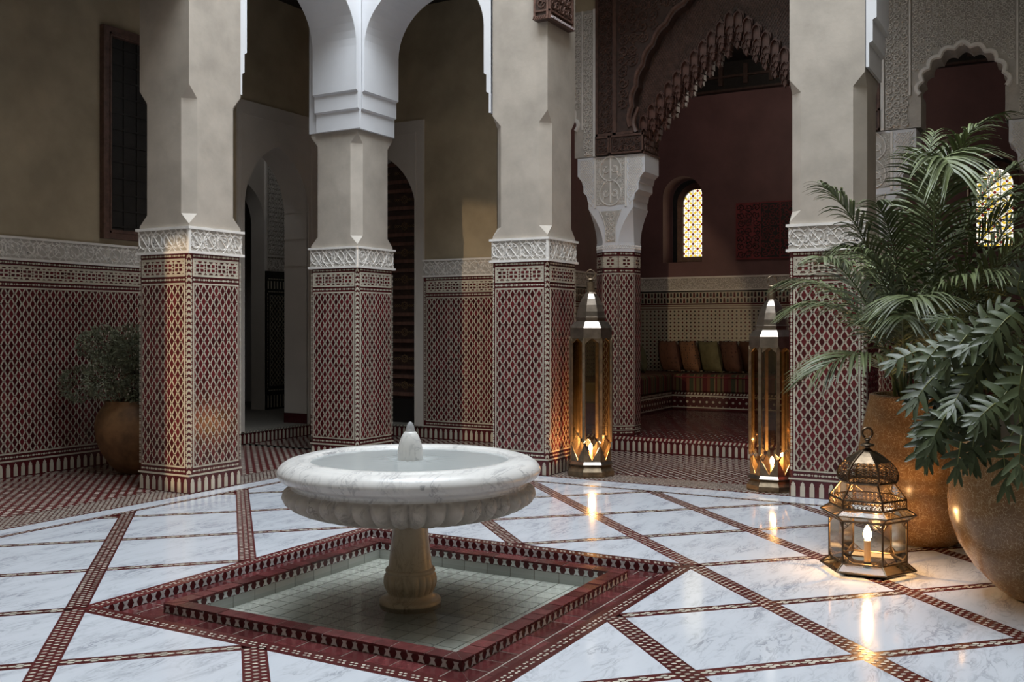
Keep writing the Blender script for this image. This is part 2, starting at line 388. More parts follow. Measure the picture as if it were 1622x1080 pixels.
def interlace(mb, F, u0, v0, u1, v1, cell):
    """carved frieze: slanted bars, arcs and leaves in relief"""
    H = v1-v0; n = max(1, round((u1-u0)/cell)); p = (u1-u0)/n
    def rib(pts, wd=.008, h=.008):
        pts = [q for q in pts if u0 <= q[0] <= u1 and v0 <= q[1] <= v1]
        if len(pts) > 1: mb.ribbon(F, pts, wd, h)
    for i in range(-1, n+1):
        a = u0+i*p
        rib([(a+p*t*1.0, v1-H*t) for t in [k/8 for k in range(9)]])
        rib([(a+p*.5+p*.52*sin(pi*t)*(-1 if i % 2 else 1)*.8, v0+H*t) for t in [k/12 for k in range(13)]])
        rib([(a+p*.5+p*.42*cos(t), v0+H*.5+H*.36*sin(t)) for t in [2*pi*k/14 for k in range(15)]], .007, .007)
        rib([(a+p*t, v0+H*(.12+.12*abs(sin(2*pi*t)))) for t in [k/10 for k in range(11)]], .006, .006)
        rib([(a+p*t, v1-H*(.10+.12*abs(sin(2*pi*t)))) for t in [k/10 for k in range(11)]], .006, .006)
        for k in range(14):
            ang = random.random()*6.3; cu, cv = a+p*random.random(), v0+H*(.12+.76*random.random()); L = .016+.010*random.random()
            d = (cos(ang), sin(ang)); e = (-d[1], d[0])
            q = [(cu-d[0]*L, cv-d[1]*L), (cu+e[0]*L*.38, cv+e[1]*L*.38), (cu+d[0]*L, cv+d[1]*L), (cu-e[0]*L*.38, cv-e[1]*L*.38)]
            q = cliprect(q[::-1], u0, v0, u1, v1)
            if q: mb.prism(F, q, 0, .005)

def scrolls(mb, F, u0, v0, u1, v1, cell, h=.010, skip=None, seed=1):
    """arabesque: rows of alternating spiral tendrils with leaves, in relief"""
    rnd = random.Random(seed); nu = max(1, round((u1-u0)/cell)); nv = max(1, round((v1-v0)/cell)); pu, pv = (u1-u0)/nu, (v1-v0)/nv
    for i in range(nu):
        for j in range(nv):
            cu, cv = u0+(i+.5)*pu, v0+(j+.5)*pv
            if skip and skip(cu, cv): continue
            sg = 1 if (i+j) % 2 else -1; ph = rnd.random()*.8+pi/2*(j % 4)
            pts = []
            for k in range(17):
                t = k/16; r = .52*(1-t*.82); a = ph+sg*t*2*pi*1.35
                pts.append((cu+pu*r*cos(a), cv+pv*r*sin(a)))
            mb.ribbon(F, [q for q in pts if u0 <= q[0] <= u1 and v0 <= q[1] <= v1] or pts[-4:], cell*.10, h)
            for k in range(5):
                a = ph+k*2*pi/5; r0 = .34; bu, bv = cu+pu*r0*cos(a), cv+pv*r0*sin(a); d = a+sg*1.0; L = cell*.17
                e = (-sin(d), cos(d)); d = (cos(d), sin(d))
                q = cliprect([(bu-d[0]*L*.4, bv-d[1]*L*.4), (bu-e[0]*L*.4, bv-e[1]*L*.4), (bu+d[0]*L, bv+d[1]*L), (bu+e[0]*L*.4, bv+e[1]*L*.4)], u0, v0, u1, v1)
                if q: mb.prism(F, q, 0, h*.7)
            for k in range(4):
                a = rnd.random()*6.3; bu, bv = cu+pu*(rnd.random()-.5), cv+pv*(rnd.random()-.5); L = cell*.16; d = (cos(a), sin(a)); e = (-d[1], d[0])
                q = cliprect([(bu-d[0]*L, bv-d[1]*L), (bu-e[0]*L*.4, bv-e[1]*L*.4), (bu+d[0]*L, bv+d[1]*L), (bu+e[0]*L*.4, bv+e[1]*L*.4)], u0, v0, u1, v1)
                if q: mb.prism(F, q, 0, h*.6)

def dado(parent, F, W, budget, corner=0, ind_merlons=True, near='right', frieze=True, top=1.875):
    """one face of tile dado in frame F (u 0..W, v up from the floor)"""
    c = corner
    n = max(1, round(W/.0705)); p = W/n
    if ind_merlons:
        for i in range(n): piece('merlon_tile', MERLON, F.sub((i+.5)*p, .006, 0), parent)
    else:
        mm = MB()
        for i in range(n): mm.prism(F.sub((i+.5)*p, .006), [(-.018, 0), (.018, 0), (.018, .08), (0, .112), (-.018, .08)], 0, .003)
        mm.build('merlon_tiles', M['cream'], parent, kind='stuff')
    s = MB(); e = .028+c; x0, x1 = e+.022, W-e-.022
    s.rect(F, 0, .132, W, .146, 0, .004)                                     # strip over the plinth
    for a, b, d, g in ((x0-.012, .198, x1+.012, .210), (x0-.012, 1.628, x1+.012, 1.640), (x0-.012, 1.690, x1+.012, 1.702), (x0-.012, 1.818, x1+.012, 1.830)):
        s.rect(F, a, b, d, g, 0, .004)
    for a in (x0-.012, x1): s.rect(F, a, .210, a+.012, 1.628, 0, .004); s.rect(F, a, 1.702, a+.012, 1.818, 0, .004)
    s.build('cream_fillets', M['cream'], parent)
    b = MB()
    for v in (.172, 1.665, 1.852): beads(b, F, e*.55+.01, v, W-e*1.1-.02)
    for u in (e*.62+.004, W-e*.62-.004): beads(b, F, u, .195, 1.64, True)
    b.build('bead_border_tiles', M['cream'], parent, kind='stuff')
    k = lattice(parent, F, x0, .210, x1, 1.628, budget, near=near)
    starband(parent, F, x0, 1.702, x1, 1.818)
    if frieze:
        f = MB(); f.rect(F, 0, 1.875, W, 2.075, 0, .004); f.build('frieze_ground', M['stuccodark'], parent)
        f = MB(); f.rect(F, -.010, 1.872, W+.010, 1.892, 0, .018); f.rect(F, -.010, 2.058, W+.010, 2.078, 0, .018)
        interlace(f, F.sub(0, 0, .004), 0, 1.892, W, 2.058, .155)
        f.build('carved_frieze', M['stucco'], parent)
    return k

def chevrons(parent, F, W, v0, v1):
    n = round((v1-v0)/.045); p = (v1-v0)/n; m = MB(); a = W/2*.92
    for i in range(n):
        v = v0+i*p
        m.flat(F, [(-a, v), (0, v+p*.32), (a, v), (a, v+p*.5), (0, v+p*.82), (-a, v+p*.5)], .0015)
    m.build('chevron_tiles', M['cream'], parent, kind='stuff')

# ------------------------------------------------------------------ big structure
CX, CY = 3.60, 3.085         # court faces of the two far colonnades
PW = .565                    # pillar width
WB, WL = 5.60, 5.10          # gallery walls: back (x) and left (y)

def archwall(mb, F, u0, v0, u1, v1, uc, vs, rf, depth, n=36, back=True, sof=True, vb=None):
    """wall face with an arched opening: straight jambs to vs, then r=rf(angle)"""
    vb = v0 if vb is None else vb
    a0, a1 = rf(0), rf(pi)
    lo = [(uc+a0, vs), (uc-a1, vs)]
    pts = [(uc+rf(pi*k/n)*cos(pi*k/n), vs+rf(pi*k/n)*sin(pi*k/n)) for k in range(n+1)]
    def out(k):
        t = pi*k/n; c, s = cos(t), sin(t); best = 1e9
        if c > 1e-9: best = min(best, (u1-uc)/c)
        if c < -1e-9: best = min(best, (u0-uc)/c)
        if s > 1e-9: best = min(best, (v1-vs)/s)
        return (uc+c*best, vs+s*best)
    tc = []
    for u, v in ((u1, v1), (u0, v1)): tc.append((atan2(v-vs, u-uc), (u, v)))
    def face(n_, flip):
        def P(q):
            q = [F(x, y, n_) for x, y in q]; mb.poly(q[::-1] if flip else q)
        P([(u0, v0), (uc-a1, v0), (uc-a1, vs), (u0, vs)]); P([(uc+a0, v0), (u1, v0), (u1, vs), (uc+a0, vs)])
        if vb > v0: pass
        for k in range(n):
            o0, o1 = out(k), out(k+1); q = [pts[k], o0]
            for ang, cp in tc:
                if pi*k/n < ang < pi*(k+1)/n: q.append(cp)
            q += [o1, pts[k+1]]; P(q)
    face(0, False)
    if back: face(-depth, True)
    if sof:
        path = [(uc+a0, vb)]+pts+[(uc-a1, vb)]
        for i in range(len(path)-1):
            p, q = path[i], path[i+1]
            mb.poly([F(p[0], p[1], 0), F(q[0], q[1], 0), F(q[0], q[1], -depth), F(p[0], p[1], -depth)])
def pointed(a, e):
    def f(t):
        c, s = abs(cos(t)), sin(t); return -e*c+sqrt((a+e)**2-(e*s)**2)
    return f
def foiled(a, n, d, e=0.0):
    base = pointed(a, e) if e else (lambda t: a)
    return lambda t: base(t)*(1-d+d*abs(sin(n*t)))

# gallery wall on the left, with the doorway
FL = Fr((-6.2, WL, 0), X, Z)
m = MB(); archwall(m, FL, 0, 0, 11.8, 5.1, 10.80, 2.62, pointed(.53, .2516), .36, vb=.135, sof=False)
wall_left = struct(m.build('wall_left', M['ochre'], smooth=True))
FB = Fr((WB, 5.1, 0), -Y, Z)   # u = 5.1 - y
m = MB(); archwall(m, FB, 0, 0, 2.62, 5.1, .76, 2.62, pointed(.50, .27), .30, vb=.135, sof=False)
m.poly([FB(2.62, 0, 0), FB(2.62, 0, -.3), FB(2.62, 5.1, -.3), FB(2.62, 5.1, 0)])
wall_back = struct(m.build('wall_back', M['ochre'], smooth=True))
def soffit(parent, F, uc, vs, rf, d, n=36):
    path = [(uc+rf(0), .135)]+[(uc+rf(pi*k/n)*cos(pi*k/n), vs+rf(pi*k/n)*sin(pi*k/n)) for k in range(n+1)]+[(uc-rf(pi), .135)]; b = MB()
    for p, q in zip(path, path[1:]): b.poly([F(*p, 0), F(*q, 0), F(*q, -d), F(*p, -d)])
    b.build('door_reveal', M['greyplaster'], parent, smooth=True)
soffit(wall_left, FL, 10.80, 2.62, pointed(.53, .2516), .36); soffit(wall_back, FB, .76, 2.62, pointed(.50, .27), .30)
# ceilings and the upper storey round the open court
m = MB()
for p, q in (((-6.4, 3.6, 5.06), (6, 5.5, 6.6)), ((4.1, 1.7, 5.06), (6, 3.6, 6.6)), ((4.1, -5.4, 5.06), (6, -1.6, 6.6)), ((4.1, -1.6, 6.35), (6, 1.7, 6.6)), ((-6.4, -5.4, 5.06), (-4.1, 3.6, 5.3)), ((-4.1, -5.4, 5.06), (4.1, -3.6, 5.3))): m.box(p, q)
ceiling = struct(m.build('ceiling', M['blackwood']))
def upper(name, p, q):
    b = MB(); b.box(p, q); return struct(b.build(name, M['plaster']))
upper('wall_upper_left', (-4.2, CY, 5.0), (4.1, CY+.5, 10)); upper('wall_upper_back', (CX, -CY, 5.0), (CX+.5, -1.0, 10)); upper('wall_upper_back', (CX, 1.04, 5.0), (CX+.5, CY, 10)); upper('wall_upper_middle', (CX, -1.0, 6.3), (CX+.5, 1.04, 10))  # unseen middle bay opened higher so daylight reaches the salon front
upper('wall_upper_right', (-4.2, -CY-.55, 5.0), (4.2, -CY, 10)); upper('wall_upper_front', (-CX-.55, -CY, 4.995), (-CX, CY, 10))
def plain(name, p, q, m_):
    b = MB(); b.box(p, q); return struct(b.build(name, m_))
plain('wall_front', (-6.5, -5.4, -.05), (-6.2, 5.46, 5.06), M['ochre']); plain('wall_right', (-6.2, -5.7, -.05), (10.2, -5.4, 5.06), M['ochre'])

# floor: base slab with the hole of the basin, marble cells and inlay
BH = 1.112
m = MB()
for p, q in (((-6.2, -5.4), (10.2, -BH)), ((-6.2, BH), (10.2, 9.0)), ((-6.2, -BH), (-BH, BH)), ((BH, -BH), (10.2, BH))):
    m.box((p[0], p[1], -.30), (q[0], q[1], -.012))
floor = struct(m.build('floor', M['grout']))
GP = .7774; DV = Vector((sqrt(.5), sqrt(.5))); DH = Vector((sqrt(.5), -sqrt(.5)))
BX, BY, BW = 3.31, 2.885, .056      # border strip centre lines
WV, WH = .098, .072
def gxy(h, v): return (DV.x*v+DH.x*h, DV.y*v+DH.y*h)
def ccw(p):
    s = sum(p[i][0]*p[(i+1) % len(p)][1]-p[(i+1) % len(p)][0]*p[i][1] for i in range(len(p))); return p if s > 0 else p[::-1]
g = .0012
for i in range(-6, 6):
    for j in range(-6, 6):
        h0, h1, v0, v1 = i*GP+WV/2+g, (i+1)*GP-WV/2-g, j*GP+WH/2+g, (j+1)*GP-WH/2-g
        q = ccw([gxy(h0, v0), gxy(h1, v0), gxy(h1, v1), gxy(h0, v1)])
        q = cliprect(q, -BX+BW/2+g, -BY+BW/2+g, BX-BW/2-g, BY-BW/2-g)
        if not q: continue
        c = gxy((i+.5)*GP, (j+.5)*GP)
        if max(abs(c[0]), abs(c[1])) < BH+.02:
            s = abs(c[0]) > abs(c[1]); sg = 1 if (c[0] if s else c[1]) > 0 else -1
            q = clip(q, -sg if s else 0, 0 if s else -sg, -BH-g) if max(abs(c[0]), abs(c[1])) > BH-.08 else []
        if len(q) < 3: continue
        ar = abs(sum(q[k][0]*q[(k+1) % len(q)][1]-q[(k+1) % len(q)][0]*q[k][1] for k in range(len(q))))/2
        if ar < .004: continue
        b = MB(); b.prism(FLAT, q, -.012, 0); b.build('marble_slab', M['marble'], floor)
# marble band outside the border strip
def strip_run(p0, p1, wd, name, m_, n0=-.012, n1=0):
    b = MB(); p0, p1 = Vector(p0), Vector(p1); d = (p1-p0).normalized(); e = Vector((-d.y, d.x))*wd/2
    b.prism(FLAT, [tuple(p0-e), tuple(p1-e), tuple(p1+e), tuple(p0+e)], n0, n1); return b.build(name, m_, floor)
for s in (-1, 1):
    n = 5
    bx0 = BX+BW/2+g
    wx = CX-.005-bx0; wy = 3.065-(BY+BW/2+g)
    for k in range(n):
        y0, y1 = -BY-BW/2+(2*BY+BW)*k/n, -BY-BW/2+(2*BY+BW)*(k+1)/n
        strip_run((s*(bx0+wx/2), y0+g), (s*(bx0+wx/2), y1-g), wx, 'marble_slab', M['marble'])
        x0, x1 = -CX+.005+2*(CX-.005)*k/n, -CX+.005+2*(CX-.005)*(k+1)/n
        strip_run((x0+g, s*(BY+BW/2+g+wy/2)), (x1-g, s*(BY+BW/2+g+wy/2)), wy, 'marble_slab', M['marble'])
def hexa(mb, x, y, d, rl, rw, z=.0004):
    e = Vector((-d.y, d.x)); c = Vector((x, y))
    pts = [c+d*rl, c+d*rl*.45+e*rw, c-d*rl*.45+e*rw, c-d*rl, c-d*rl*.45-e*rw, c+d*rl*.45-e*rw]
    mb.poly([(p.x, p.y, z) for p in pts])
def inlay(p0, p1, wd, kind):
    p0, p1 = Vector(p0), Vector(p1); L = (p1-p0).length
    if L < .05: return
    d = (p1-p0)/L; e = Vector((-d.y, d.x)); s = strip_run(p0, p1, wd, 'inlay_strip', M['floorred'], -.012, -.0006)
    b = MB(); hd = DH if kind == 'V' else d
    if kind == 'V':
        n = round(L/.040)
        for k in range(n):
            t = (k+.5)*L/n
            for o, sh in ((-.029, 0), (0, .5), (.029, 0)):
                c = p0+d*(t+sh*L/n)+e*o; hexa(b, c.x, c.y, e, .0128, .0066)
    elif kind == 'H':
        n = round(L/.084); q = L/n
        for k in range(n):
            t = (k+.5)*q
            for a, o in ((-.026, 0), (.026, 0), (0, .0125), (0, -.0125)):
                c = p0+d*(t+a)+e*o; hexa(b, c.x, c.y, d, .0165, .0085)
    else:
        n = round(L/.05)
        for k in range(n):
            t = (k+.5)*L/n
            for a, o in ((-.010, .006), (.012, -.006)):
                c = p0+d*(t+a)+e*o; hexa(b, c.x, c.y, d, .013, .007)
    b.build('hexagon_tiles', M['hexcream'], s, kind='stuff')
def runs(h=None, v=None):
    """stretches of a grid line inside the border and outside the basin"""
    t, on, res, start = -6.0, False, [], None
    while t < 6.0:
        p = gxy(h, t) if v is None else gxy(t, v)
        ok = abs(p[0]) < BX-BW/2 and abs(p[1]) < BY-BW/2 and max(abs(p[0]), abs(p[1])) > BH
        if ok and not on: start = t
        if not ok and on: res.append((start, t))
        on = ok; t += .004
    return res
for i in range(-6, 7):
    for a, b_ in runs(h=i*GP): inlay(gxy(i*GP, a), gxy(i*GP, b_), WV, 'V')
    vs = [k*GP for k in range(-6, 7)]
    for a, b_ in runs(v=i*GP):                # broken where the wide strips cross
        cur = a
        for hk in vs:
            if a+.05 < hk < b_-.05:
                inlay(gxy(cur, i*GP), gxy(hk-WV/2, i*GP), WH, 'H'); cur = hk+WV/2
            elif abs(hk-a) <= .05: cur = max(cur, hk+WV/2)
        e_ = min([hk-WV/2 for hk in vs if abs(hk-b_) <= .05]+[b_]); inlay(gxy(cur, i*GP), gxy(e_, i*GP), WH, 'H')
for s in (-1, 1):
    inlay((s*BX, -BY-BW/2), (s*BX, BY+BW/2), BW, 'B'); inlay((-BX+BW/2, s*BY), (BX-BW/2, s*BY), BW, 'B')

# gallery paving: red ground with staggered cream hexagons, a busier border by the court
def paving(x0, y0, x1, y1, z, skip, pitch, rl, rw, name='paving_ground', gm=None, hm=None):
    b = MB(); F = Fr((0, 0, z), X, Y); b.rect(F, x0, y0, x1, y1, -.012, -.0005); gnd = b.build(name, gm or M['floorred'], floor)
    b = MB(); nx, ny = int((x1-x0)/pitch), int((y1-y0)/(pitch*.5))
    for i in range(nx):
        for j in range(ny):
            x, y = x0+(i+.5+(.5 if j % 2 else 0))*pitch, y0+(j+.5)*pitch*.5
            if x > x1-rl or (skip and skip(x, y)): continue
            hexa(b, x, y, RT.xy, rl, rw, z)
    if b.v: b.build('hexagon_tiles', hm or M['hexcream'], gnd, kind='stuff')
paving(-3.0, 3.45, CX+.55, WL, 0, None, .088, .0225, .0140)
paving(CX+.42, -4.2, WB, WL, 0, lambda x, y: y > 3.45 and x < CX+.55, .088, .0225, .0140)
paving(-3.0, 3.066, CX+.41, 3.449, 0, None, .046, .0165, .0078, 'border_ground')
paving(CX-.004, -4.2, CX+.419, 3.064, 0, None, .046, .0165, .0078, 'border_ground')
def border_lines(pts, wd=.03):
    for p0, p1 in pts:
        p0, p1 = Vector(p0), Vector(p1); d = (p1-p0).normalized(); e = Vector((-d.y, d.x)); L = (p1-p0).length; n = int(L/.045); b = MB()
        q = [p0-e*wd/2, p1-e*wd/2, p1+e*wd/2, p0+e*wd/2]; b.prism(FLAT, [tuple(a) for a in ccw([tuple(z) for z in q])], -.01, .0006); s = b.build('border_fillet', M['floorred'], floor)
        b = MB()
        for k in range(n):
            c = p0+d*(k+.5)*L/n; hexa(b, c.x, c.y, d, .016, .008, .0012)
        b.build('hexagon_tiles', M['hexcream'], s, kind='stuff')
border_lines([((-3, 3.09), (CX, 3.09)), ((-3, 3.43), (CX, 3.43)), ((CX+.03, -4), (CX+.03, CY)), ((CX+.40, -4), (CX+.40, CY))])

# ------------------------------------------------------------------ dado on the gallery walls
def wall_dado(parent, F, W, budget, name, near='right'):
    b = MB(); b.rect(F, 0, 0, W, 1.875, -.02, 0); g_ = b.build('dado_ground', M['redground'], parent)
    return dado(parent, F, W, budget, near=near)
wall_dado(wall_left, Fr((.45, WL-.02, 0), X, Z), 3.50, 300, 'left', near='left')
wall_dado(wall_back, Fr((WB-.02, 3.73, 0), -Y, Z), 1.24, 300, 'back', near='left')

# door surrounds
def surround(parent, F, u0, u1, uo0, uo1, vt, uc, vs, rf):
    b = MB(); archwall(b, F.sub(0, 0, .022), u0, .135, u1, vt, uc, vs, rf, .03, back=False)
    b.poly([F(u0, .135, 0), F(u0, .135, .022), F(u0, vt, .022), F(u0, vt, 0)]); b.poly([F(u1, .135, .022), F(u1, .135, 0), F(u1, vt, 0), F(u1, vt, .022)]); b.poly([F(u0, vt, .022), F(u1, vt, .022), F(u1, vt, 0), F(u0, vt, 0)])
    b.build('door_surround', M['greyplaster'], parent, smooth=True)
    b = MB(); t = .02
    for a, c, d, e in ((uo0, .14, uo0+t, vt-.16), (uo1-t, .14, uo1, vt-.16), (uo0, vt-.16, uo1, vt-.16+t)): b.rect(F, a, c, d, e, .022, .030)
    b.build('surround_bead', M['greyplaster'], parent)
surround(wall_left, FL, 10.16, 11.56, 10.22, 11.40, 3.80, 10.80, 2.62, pointed(.53, .2516))
surround(wall_back, FB, .08, 1.37, .18, 1.265, 3.72, .76, 2.62, pointed(.50, .27))
def sill(name, F, u0, u1, depth, parent):
    b = MB(); b.rect(F, u0, 0, u1, .118, -.02, .004); b.build('step_riser', M['redground'], parent)
    n = round((u1-u0)/.064)
    for i in range(n): piece('riser_tile', RISER, F.sub(u0+(i+.5)*(u1-u0)/n, .006, .004), parent)
    b = MB(); b.box(tuple(min(x, y) for x, y in zip(F(u0, .118, .012), F(u1, .137, -depth))), tuple(max(x, y) for x, y in zip(F(u0, .118, .012), F(u1, .137, -depth)))); b.build('step_tread', M['darkgrout'], parent)
    b = MB(); nn = round((u1-u0)/.05)
    for i in range(nn):
        u = u0+(i+.2)*(u1-u0)/nn
        b.flat(F, [(u, .121), (u+.022, .121), (u+.036, .135), (u+.014, .135)], .0135)
    b.build('step_nosing_tiles', M['cream'], parent, kind='stuff')
    b = MB(); Ft = Fr(F(0, .1375, 0), F.U, -F.N)
    for i in range(int((u1-u0)/.06)):
        for j in range(4):
            u = u0+(i+.2+(j % 2)*.5)*.06; v = .02+j*.06
            if u+.04 < u1: b.flat(Ft, [(u, v), (u+.02, v), (u+.045, v+.04), (u+.025, v+.04)], 0)
    b.build('tread_tiles', M['hexcream'], parent, kind='stuff')
RISER = shared('riser_tile', M['cream'], lambda b: b.prism(FLAT, [(-.014, 0), (.014, 0), (.014, .088), (.009, .093), (0, .106), (-.009, .093), (-.014, .088)], 0, .003))
sill('left', FL, 10.0, 11.7, .40, wall_left)
sill('back', FB, .02, 1.37, .34, wall_back)
# plinth pieces beside the doorway
for F, u0, u1, par in ((FL, 11.36, 11.7, wall_left),):
    b = MB(); b.rect(F, u0, .137, u1, .255, .022, .028); b.build('jamb_plinth', M['redground'], par)
    for i in range(5): piece('riser_tile', RISER, F.sub(u0+.034+i*.068, .142, .028), par)
b = MB(); Fj = Fr((5.12, WL, .137), Y, Z); b.rect(Fj, 0, 0, .36, .12, 0, .006); b.build('jamb_plinth', M['redground'], wall_left)
for i in range(5): piece('riser_tile', RISER, Fj.sub(.04+i*.07, .006, .006), wall_left)
b = MB()
for k in range(4):
    z0 = .30+k*.55
for z0 in (2.02, 2.34, 2.66): b.rect(Fr((5.129, WL, 0), Y, Z), 0, z0, .36, z0+.012, -.004, .0015)
b.build('jamb_joints', M['greyplaster'], wall_left)

# vestibule behind the left doorway
FV = Fr((3.2, 7.0, 0), X, Z)
m = MB(); archwall(m, FV, 0, .13, 4.3, 5.0, 2.83, 2.72, pointed(.40, .20), .25)
wv = struct(m.build('wall_vestibule_back', M['greyplaster'], smooth=True))
plain('wall_vestibule_right', (7.5, 5.46, 0), (7.6, 9.0, 5), M['greyplaster']); plain('wall_vestibule_left', (3.1, 5.46, 0), (3.2, 9.0, 5), M['greyplaster'])
plain('wall_vestibule_end', (3.2, 8.8, 0), (7.5, 8.9, 5), M['blackwood']); plain('ceiling_vestibule', (3.1, 5.46, 5.0), (7.6, 9, 5.05), M['blackwood'])
plain('wall_vestibule_front', (5.61, 5.12, 0), (7.6, 5.46, 5), M['greyplaster'])
plain('floor_vestibule', (3.2, 5.46, 0), (7.5, 8.8, .13), M['darkgrout'])
b = MB(); b.rect(FV, 3.24, .13, 4.2, 2.08, 0, .02); b.build('dado_ground', M['darkgreen'], wv)
lattice(wv, FV.sub(0, 0, .02), 3.31, .46, 4.14, 1.74, 0, 1.0, .9, mred=M['darkgreen'])
b = MB()
for v in (.40, 1.79, 1.97): beads(b, FV.sub(0, 0, .021), 3.27, v, .9)
for u in (3.27, 4.17): beads(b, FV.sub(0, 0, .021), u, .42, 1.36, True)
for i in range(14): b.rect(FV, 3.27+i*.062, .16, 3.288+i*.062, .33, .02, .022)
for i in range(14): b.rect(FV, 3.27+i*.062, 1.83, 3.295+i*.062, 1.94, .02, .022)
b.build('bead_border_tiles', M['cream'], wv, kind='stuff')
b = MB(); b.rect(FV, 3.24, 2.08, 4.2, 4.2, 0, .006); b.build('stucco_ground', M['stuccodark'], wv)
b = MB(); b.rect(FV, 3.23, 2.08, 3.26, 4.2, 0, .03); b.rect(FV, 3.26, 2.28, 4.2, 2.31, 0, .025); scrolls(b, FV.sub(0, 0, .006), 3.27, 2.32, 3.7, 3.9, .065, .012, seed=3); interlace(b, FV.sub(0, 0, .006), 3.27, 2.09, 3.8, 2.28, .12)
b.build('carved_stucco', M['stucco'], wv)
FE = Fr((3.2, 8.8, 0), X, Z)
b = MB(); b.rect(FE, 2.6, .13, 4.3, 2.05, 0, .02); we = b.build('wall_tile_panel', M['darkgreen'], wv)
lattice(wv, FE.sub(0, 0, .02), 2.7, .45, 4.25, 1.8, 0, 1.1, 1.0, mred=M['darkgreen'])

# dark carved door behind the back doorway
d2 = MB(); d2.box((5.86, 3.70, .13), (5.93, 4.92, 3.6)); door2 = struct(d2.build('door_2', M['wood2']))
FD = Fr((5.86, 4.86, 0), -Y, Z)
b = MB(); b.rect(FD, 0, .13, 1.14, .42, 0, .02); b.build('kick_board', M['iron'], door2)
for k in range(10):
    z0 = .46+k*.322
    if z0 > 3.3: break
    b = MB()
    b.rect(FD, 0, z0, 1.14, z0+.042, 0, .035); b.build('rail', M['railwood'], door2)
    b = MB(); b.rect(FD, 0, z0+.212, 1.14, z0+.252, 0, .035); b.build('rail', M['railwood'], door2)
    b = MB(); cz = z0+.127
    for cu in (.30, .66, 1.0):
        for rot in (0, pi/4):
            q = [(cu+.050*cos(rot+pi/4+i*pi/2), cz+.050*sin(rot+pi/4+i*pi/2)) for i in range(5)]
            b.ribbon(FD, q, .008, .008)
        b.ribbon(FD, [(cu+.018*cos(i*pi/4), cz+.018*sin(i*pi/4)) for i in range(9)], .007, .008)
        for s in (-1, 1):
            b.ribbon(FD, [(cu+s*(.06+.012*i), cz+.014*sin(i*1.3)) for i in range(8)], .007, .007)
            b.ribbon(FD, [(cu+s*(.06+.012*i), cz-.014*sin(i*1.3)) for i in range(8)], .007, .007)
    b.build('star_inlay', M['goldpaint'], door2)
plain('wall_stair_recess', (5.93, 3.5, 0), (6.0, 5.1, 5), M['blackwood'])

# ------------------------------------------------------------------ pillars of the court
def pillar(x0, y0, wx, wy, label, budget, top=5.0, split=None):
    """square pillar, near corner (x0,y0); the faces seen look to -x and -y"""
    t = thing('tiled_pillar', (x0+wx/2, y0+wy/2, 0), label, 'pillar', 'tiled pillars round the court')
    c = .026; b = MB()
    sq = lambda z: [(x0+c, y0, z), (x0+wx-c, y0, z), (x0+wx, y0+c, z), (x0+wx, y0+wy-c, z), (x0+wx-c, y0+wy, z), (x0+c, y0+wy, z), (x0, y0+wy-c, z), (x0, y0+c, z)]
    b.rings([sq(0), sq(1.875)]); b.build('tile_core', M['redground'], t)
    Fx = Fr((x0, y0+wy, 0), -Y, Z); Fy = Fr((x0, y0, 0), X, Z)
    b1, b2 = split or (budget, 0)
    for F, W, bud, nr in ((Fx, wy, b1, 'right'), (Fy, wx, b2, 'left')):
        dado(t, F, W, bud, corner=0, near=nr, frieze=False)
    Fc = Fr((x0+c/2, y0+c/2, 0), (X-Y), Z)
    chevrons(t, Fc, c*sqrt(2), .146, 1.872)
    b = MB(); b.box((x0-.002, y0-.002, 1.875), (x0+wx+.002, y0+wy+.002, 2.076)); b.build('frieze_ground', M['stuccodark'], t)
    b = MB()
    for z0, z1 in ((1.870, 1.890), (2.060, 2.080)): b.box((x0-.018, y0-.018, z0), (x0+wx+.018, y0+wy+.018, z1))
    for F, W in ((Fx, wy), (Fy, wx)):
        interlace(b, F.sub(0, 0, .002), 0, 1.890, W, 2.060, .155)
    for F in (Fx, Fy): b.rect(F, -.008, 1.89, .012, 2.06, 0, .012) if F is Fy else b.rect(F, wy-.012, 1.89, wy+.008, 2.06, 0, .012)
    b.build('carved_frieze', M['stucco'], t)
    # plaster shaft with stopped chamfers
    i = .006; X0, X1, Y0, Y1 = x0+i, x0+wx-i, y0+i, y0+wy-i; b = MB()
    def ring(z, q): return [(X0+q, Y0, z), (X1-q, Y0, z), (X1, Y0+q, z), (X1, Y1-q, z), (X1-q, Y1, z), (X0+q, Y1, z), (X0, Y1-q, z), (X0, Y0+q, z)]
    b.rings([ring(z, q) for z, q in ((2.078, 0), (2.10, 0), (2.185, .085), (3.085, .085), (3.185, 0), (top, 0))], cap1=True)
    b.build('plaster_shaft', M['plaster'], t)
    return t
pA = pillar(1.42, 3.085, PW, PW, 'tiled pillar with a tan shaft, nearest one on the left, standing in front of the potted shrub', 300, split=(150, 150))
pillar(-1.42-PW, 3.085, PW, PW, 'tiled pillar with a tan shaft out of the frame at the left, twin of the nearest one', 0)
pB = pillar(3.60, 3.150, .585, .59, 'tiled corner pillar carrying white stepped plaster brackets above its short tan shaft', 300, split=(150, 150))
pC = pillar(3.615, 1.086, PW, PW, 'tiled pillar with a tan shaft behind the fountain, beside the farther tall lantern', 300, split=(230, 70))
pD = pillar(3.592, -1.562, PW, PW, 'tiled pillar with a tan shaft at the right, partly behind palm fronds', 300, split=(230, 70))
b = MB(); b.box((3.592, 3.142, 3.215), (4.193, 3.748, 4.99)); b.build('white_pier_head', M['white'], pB)

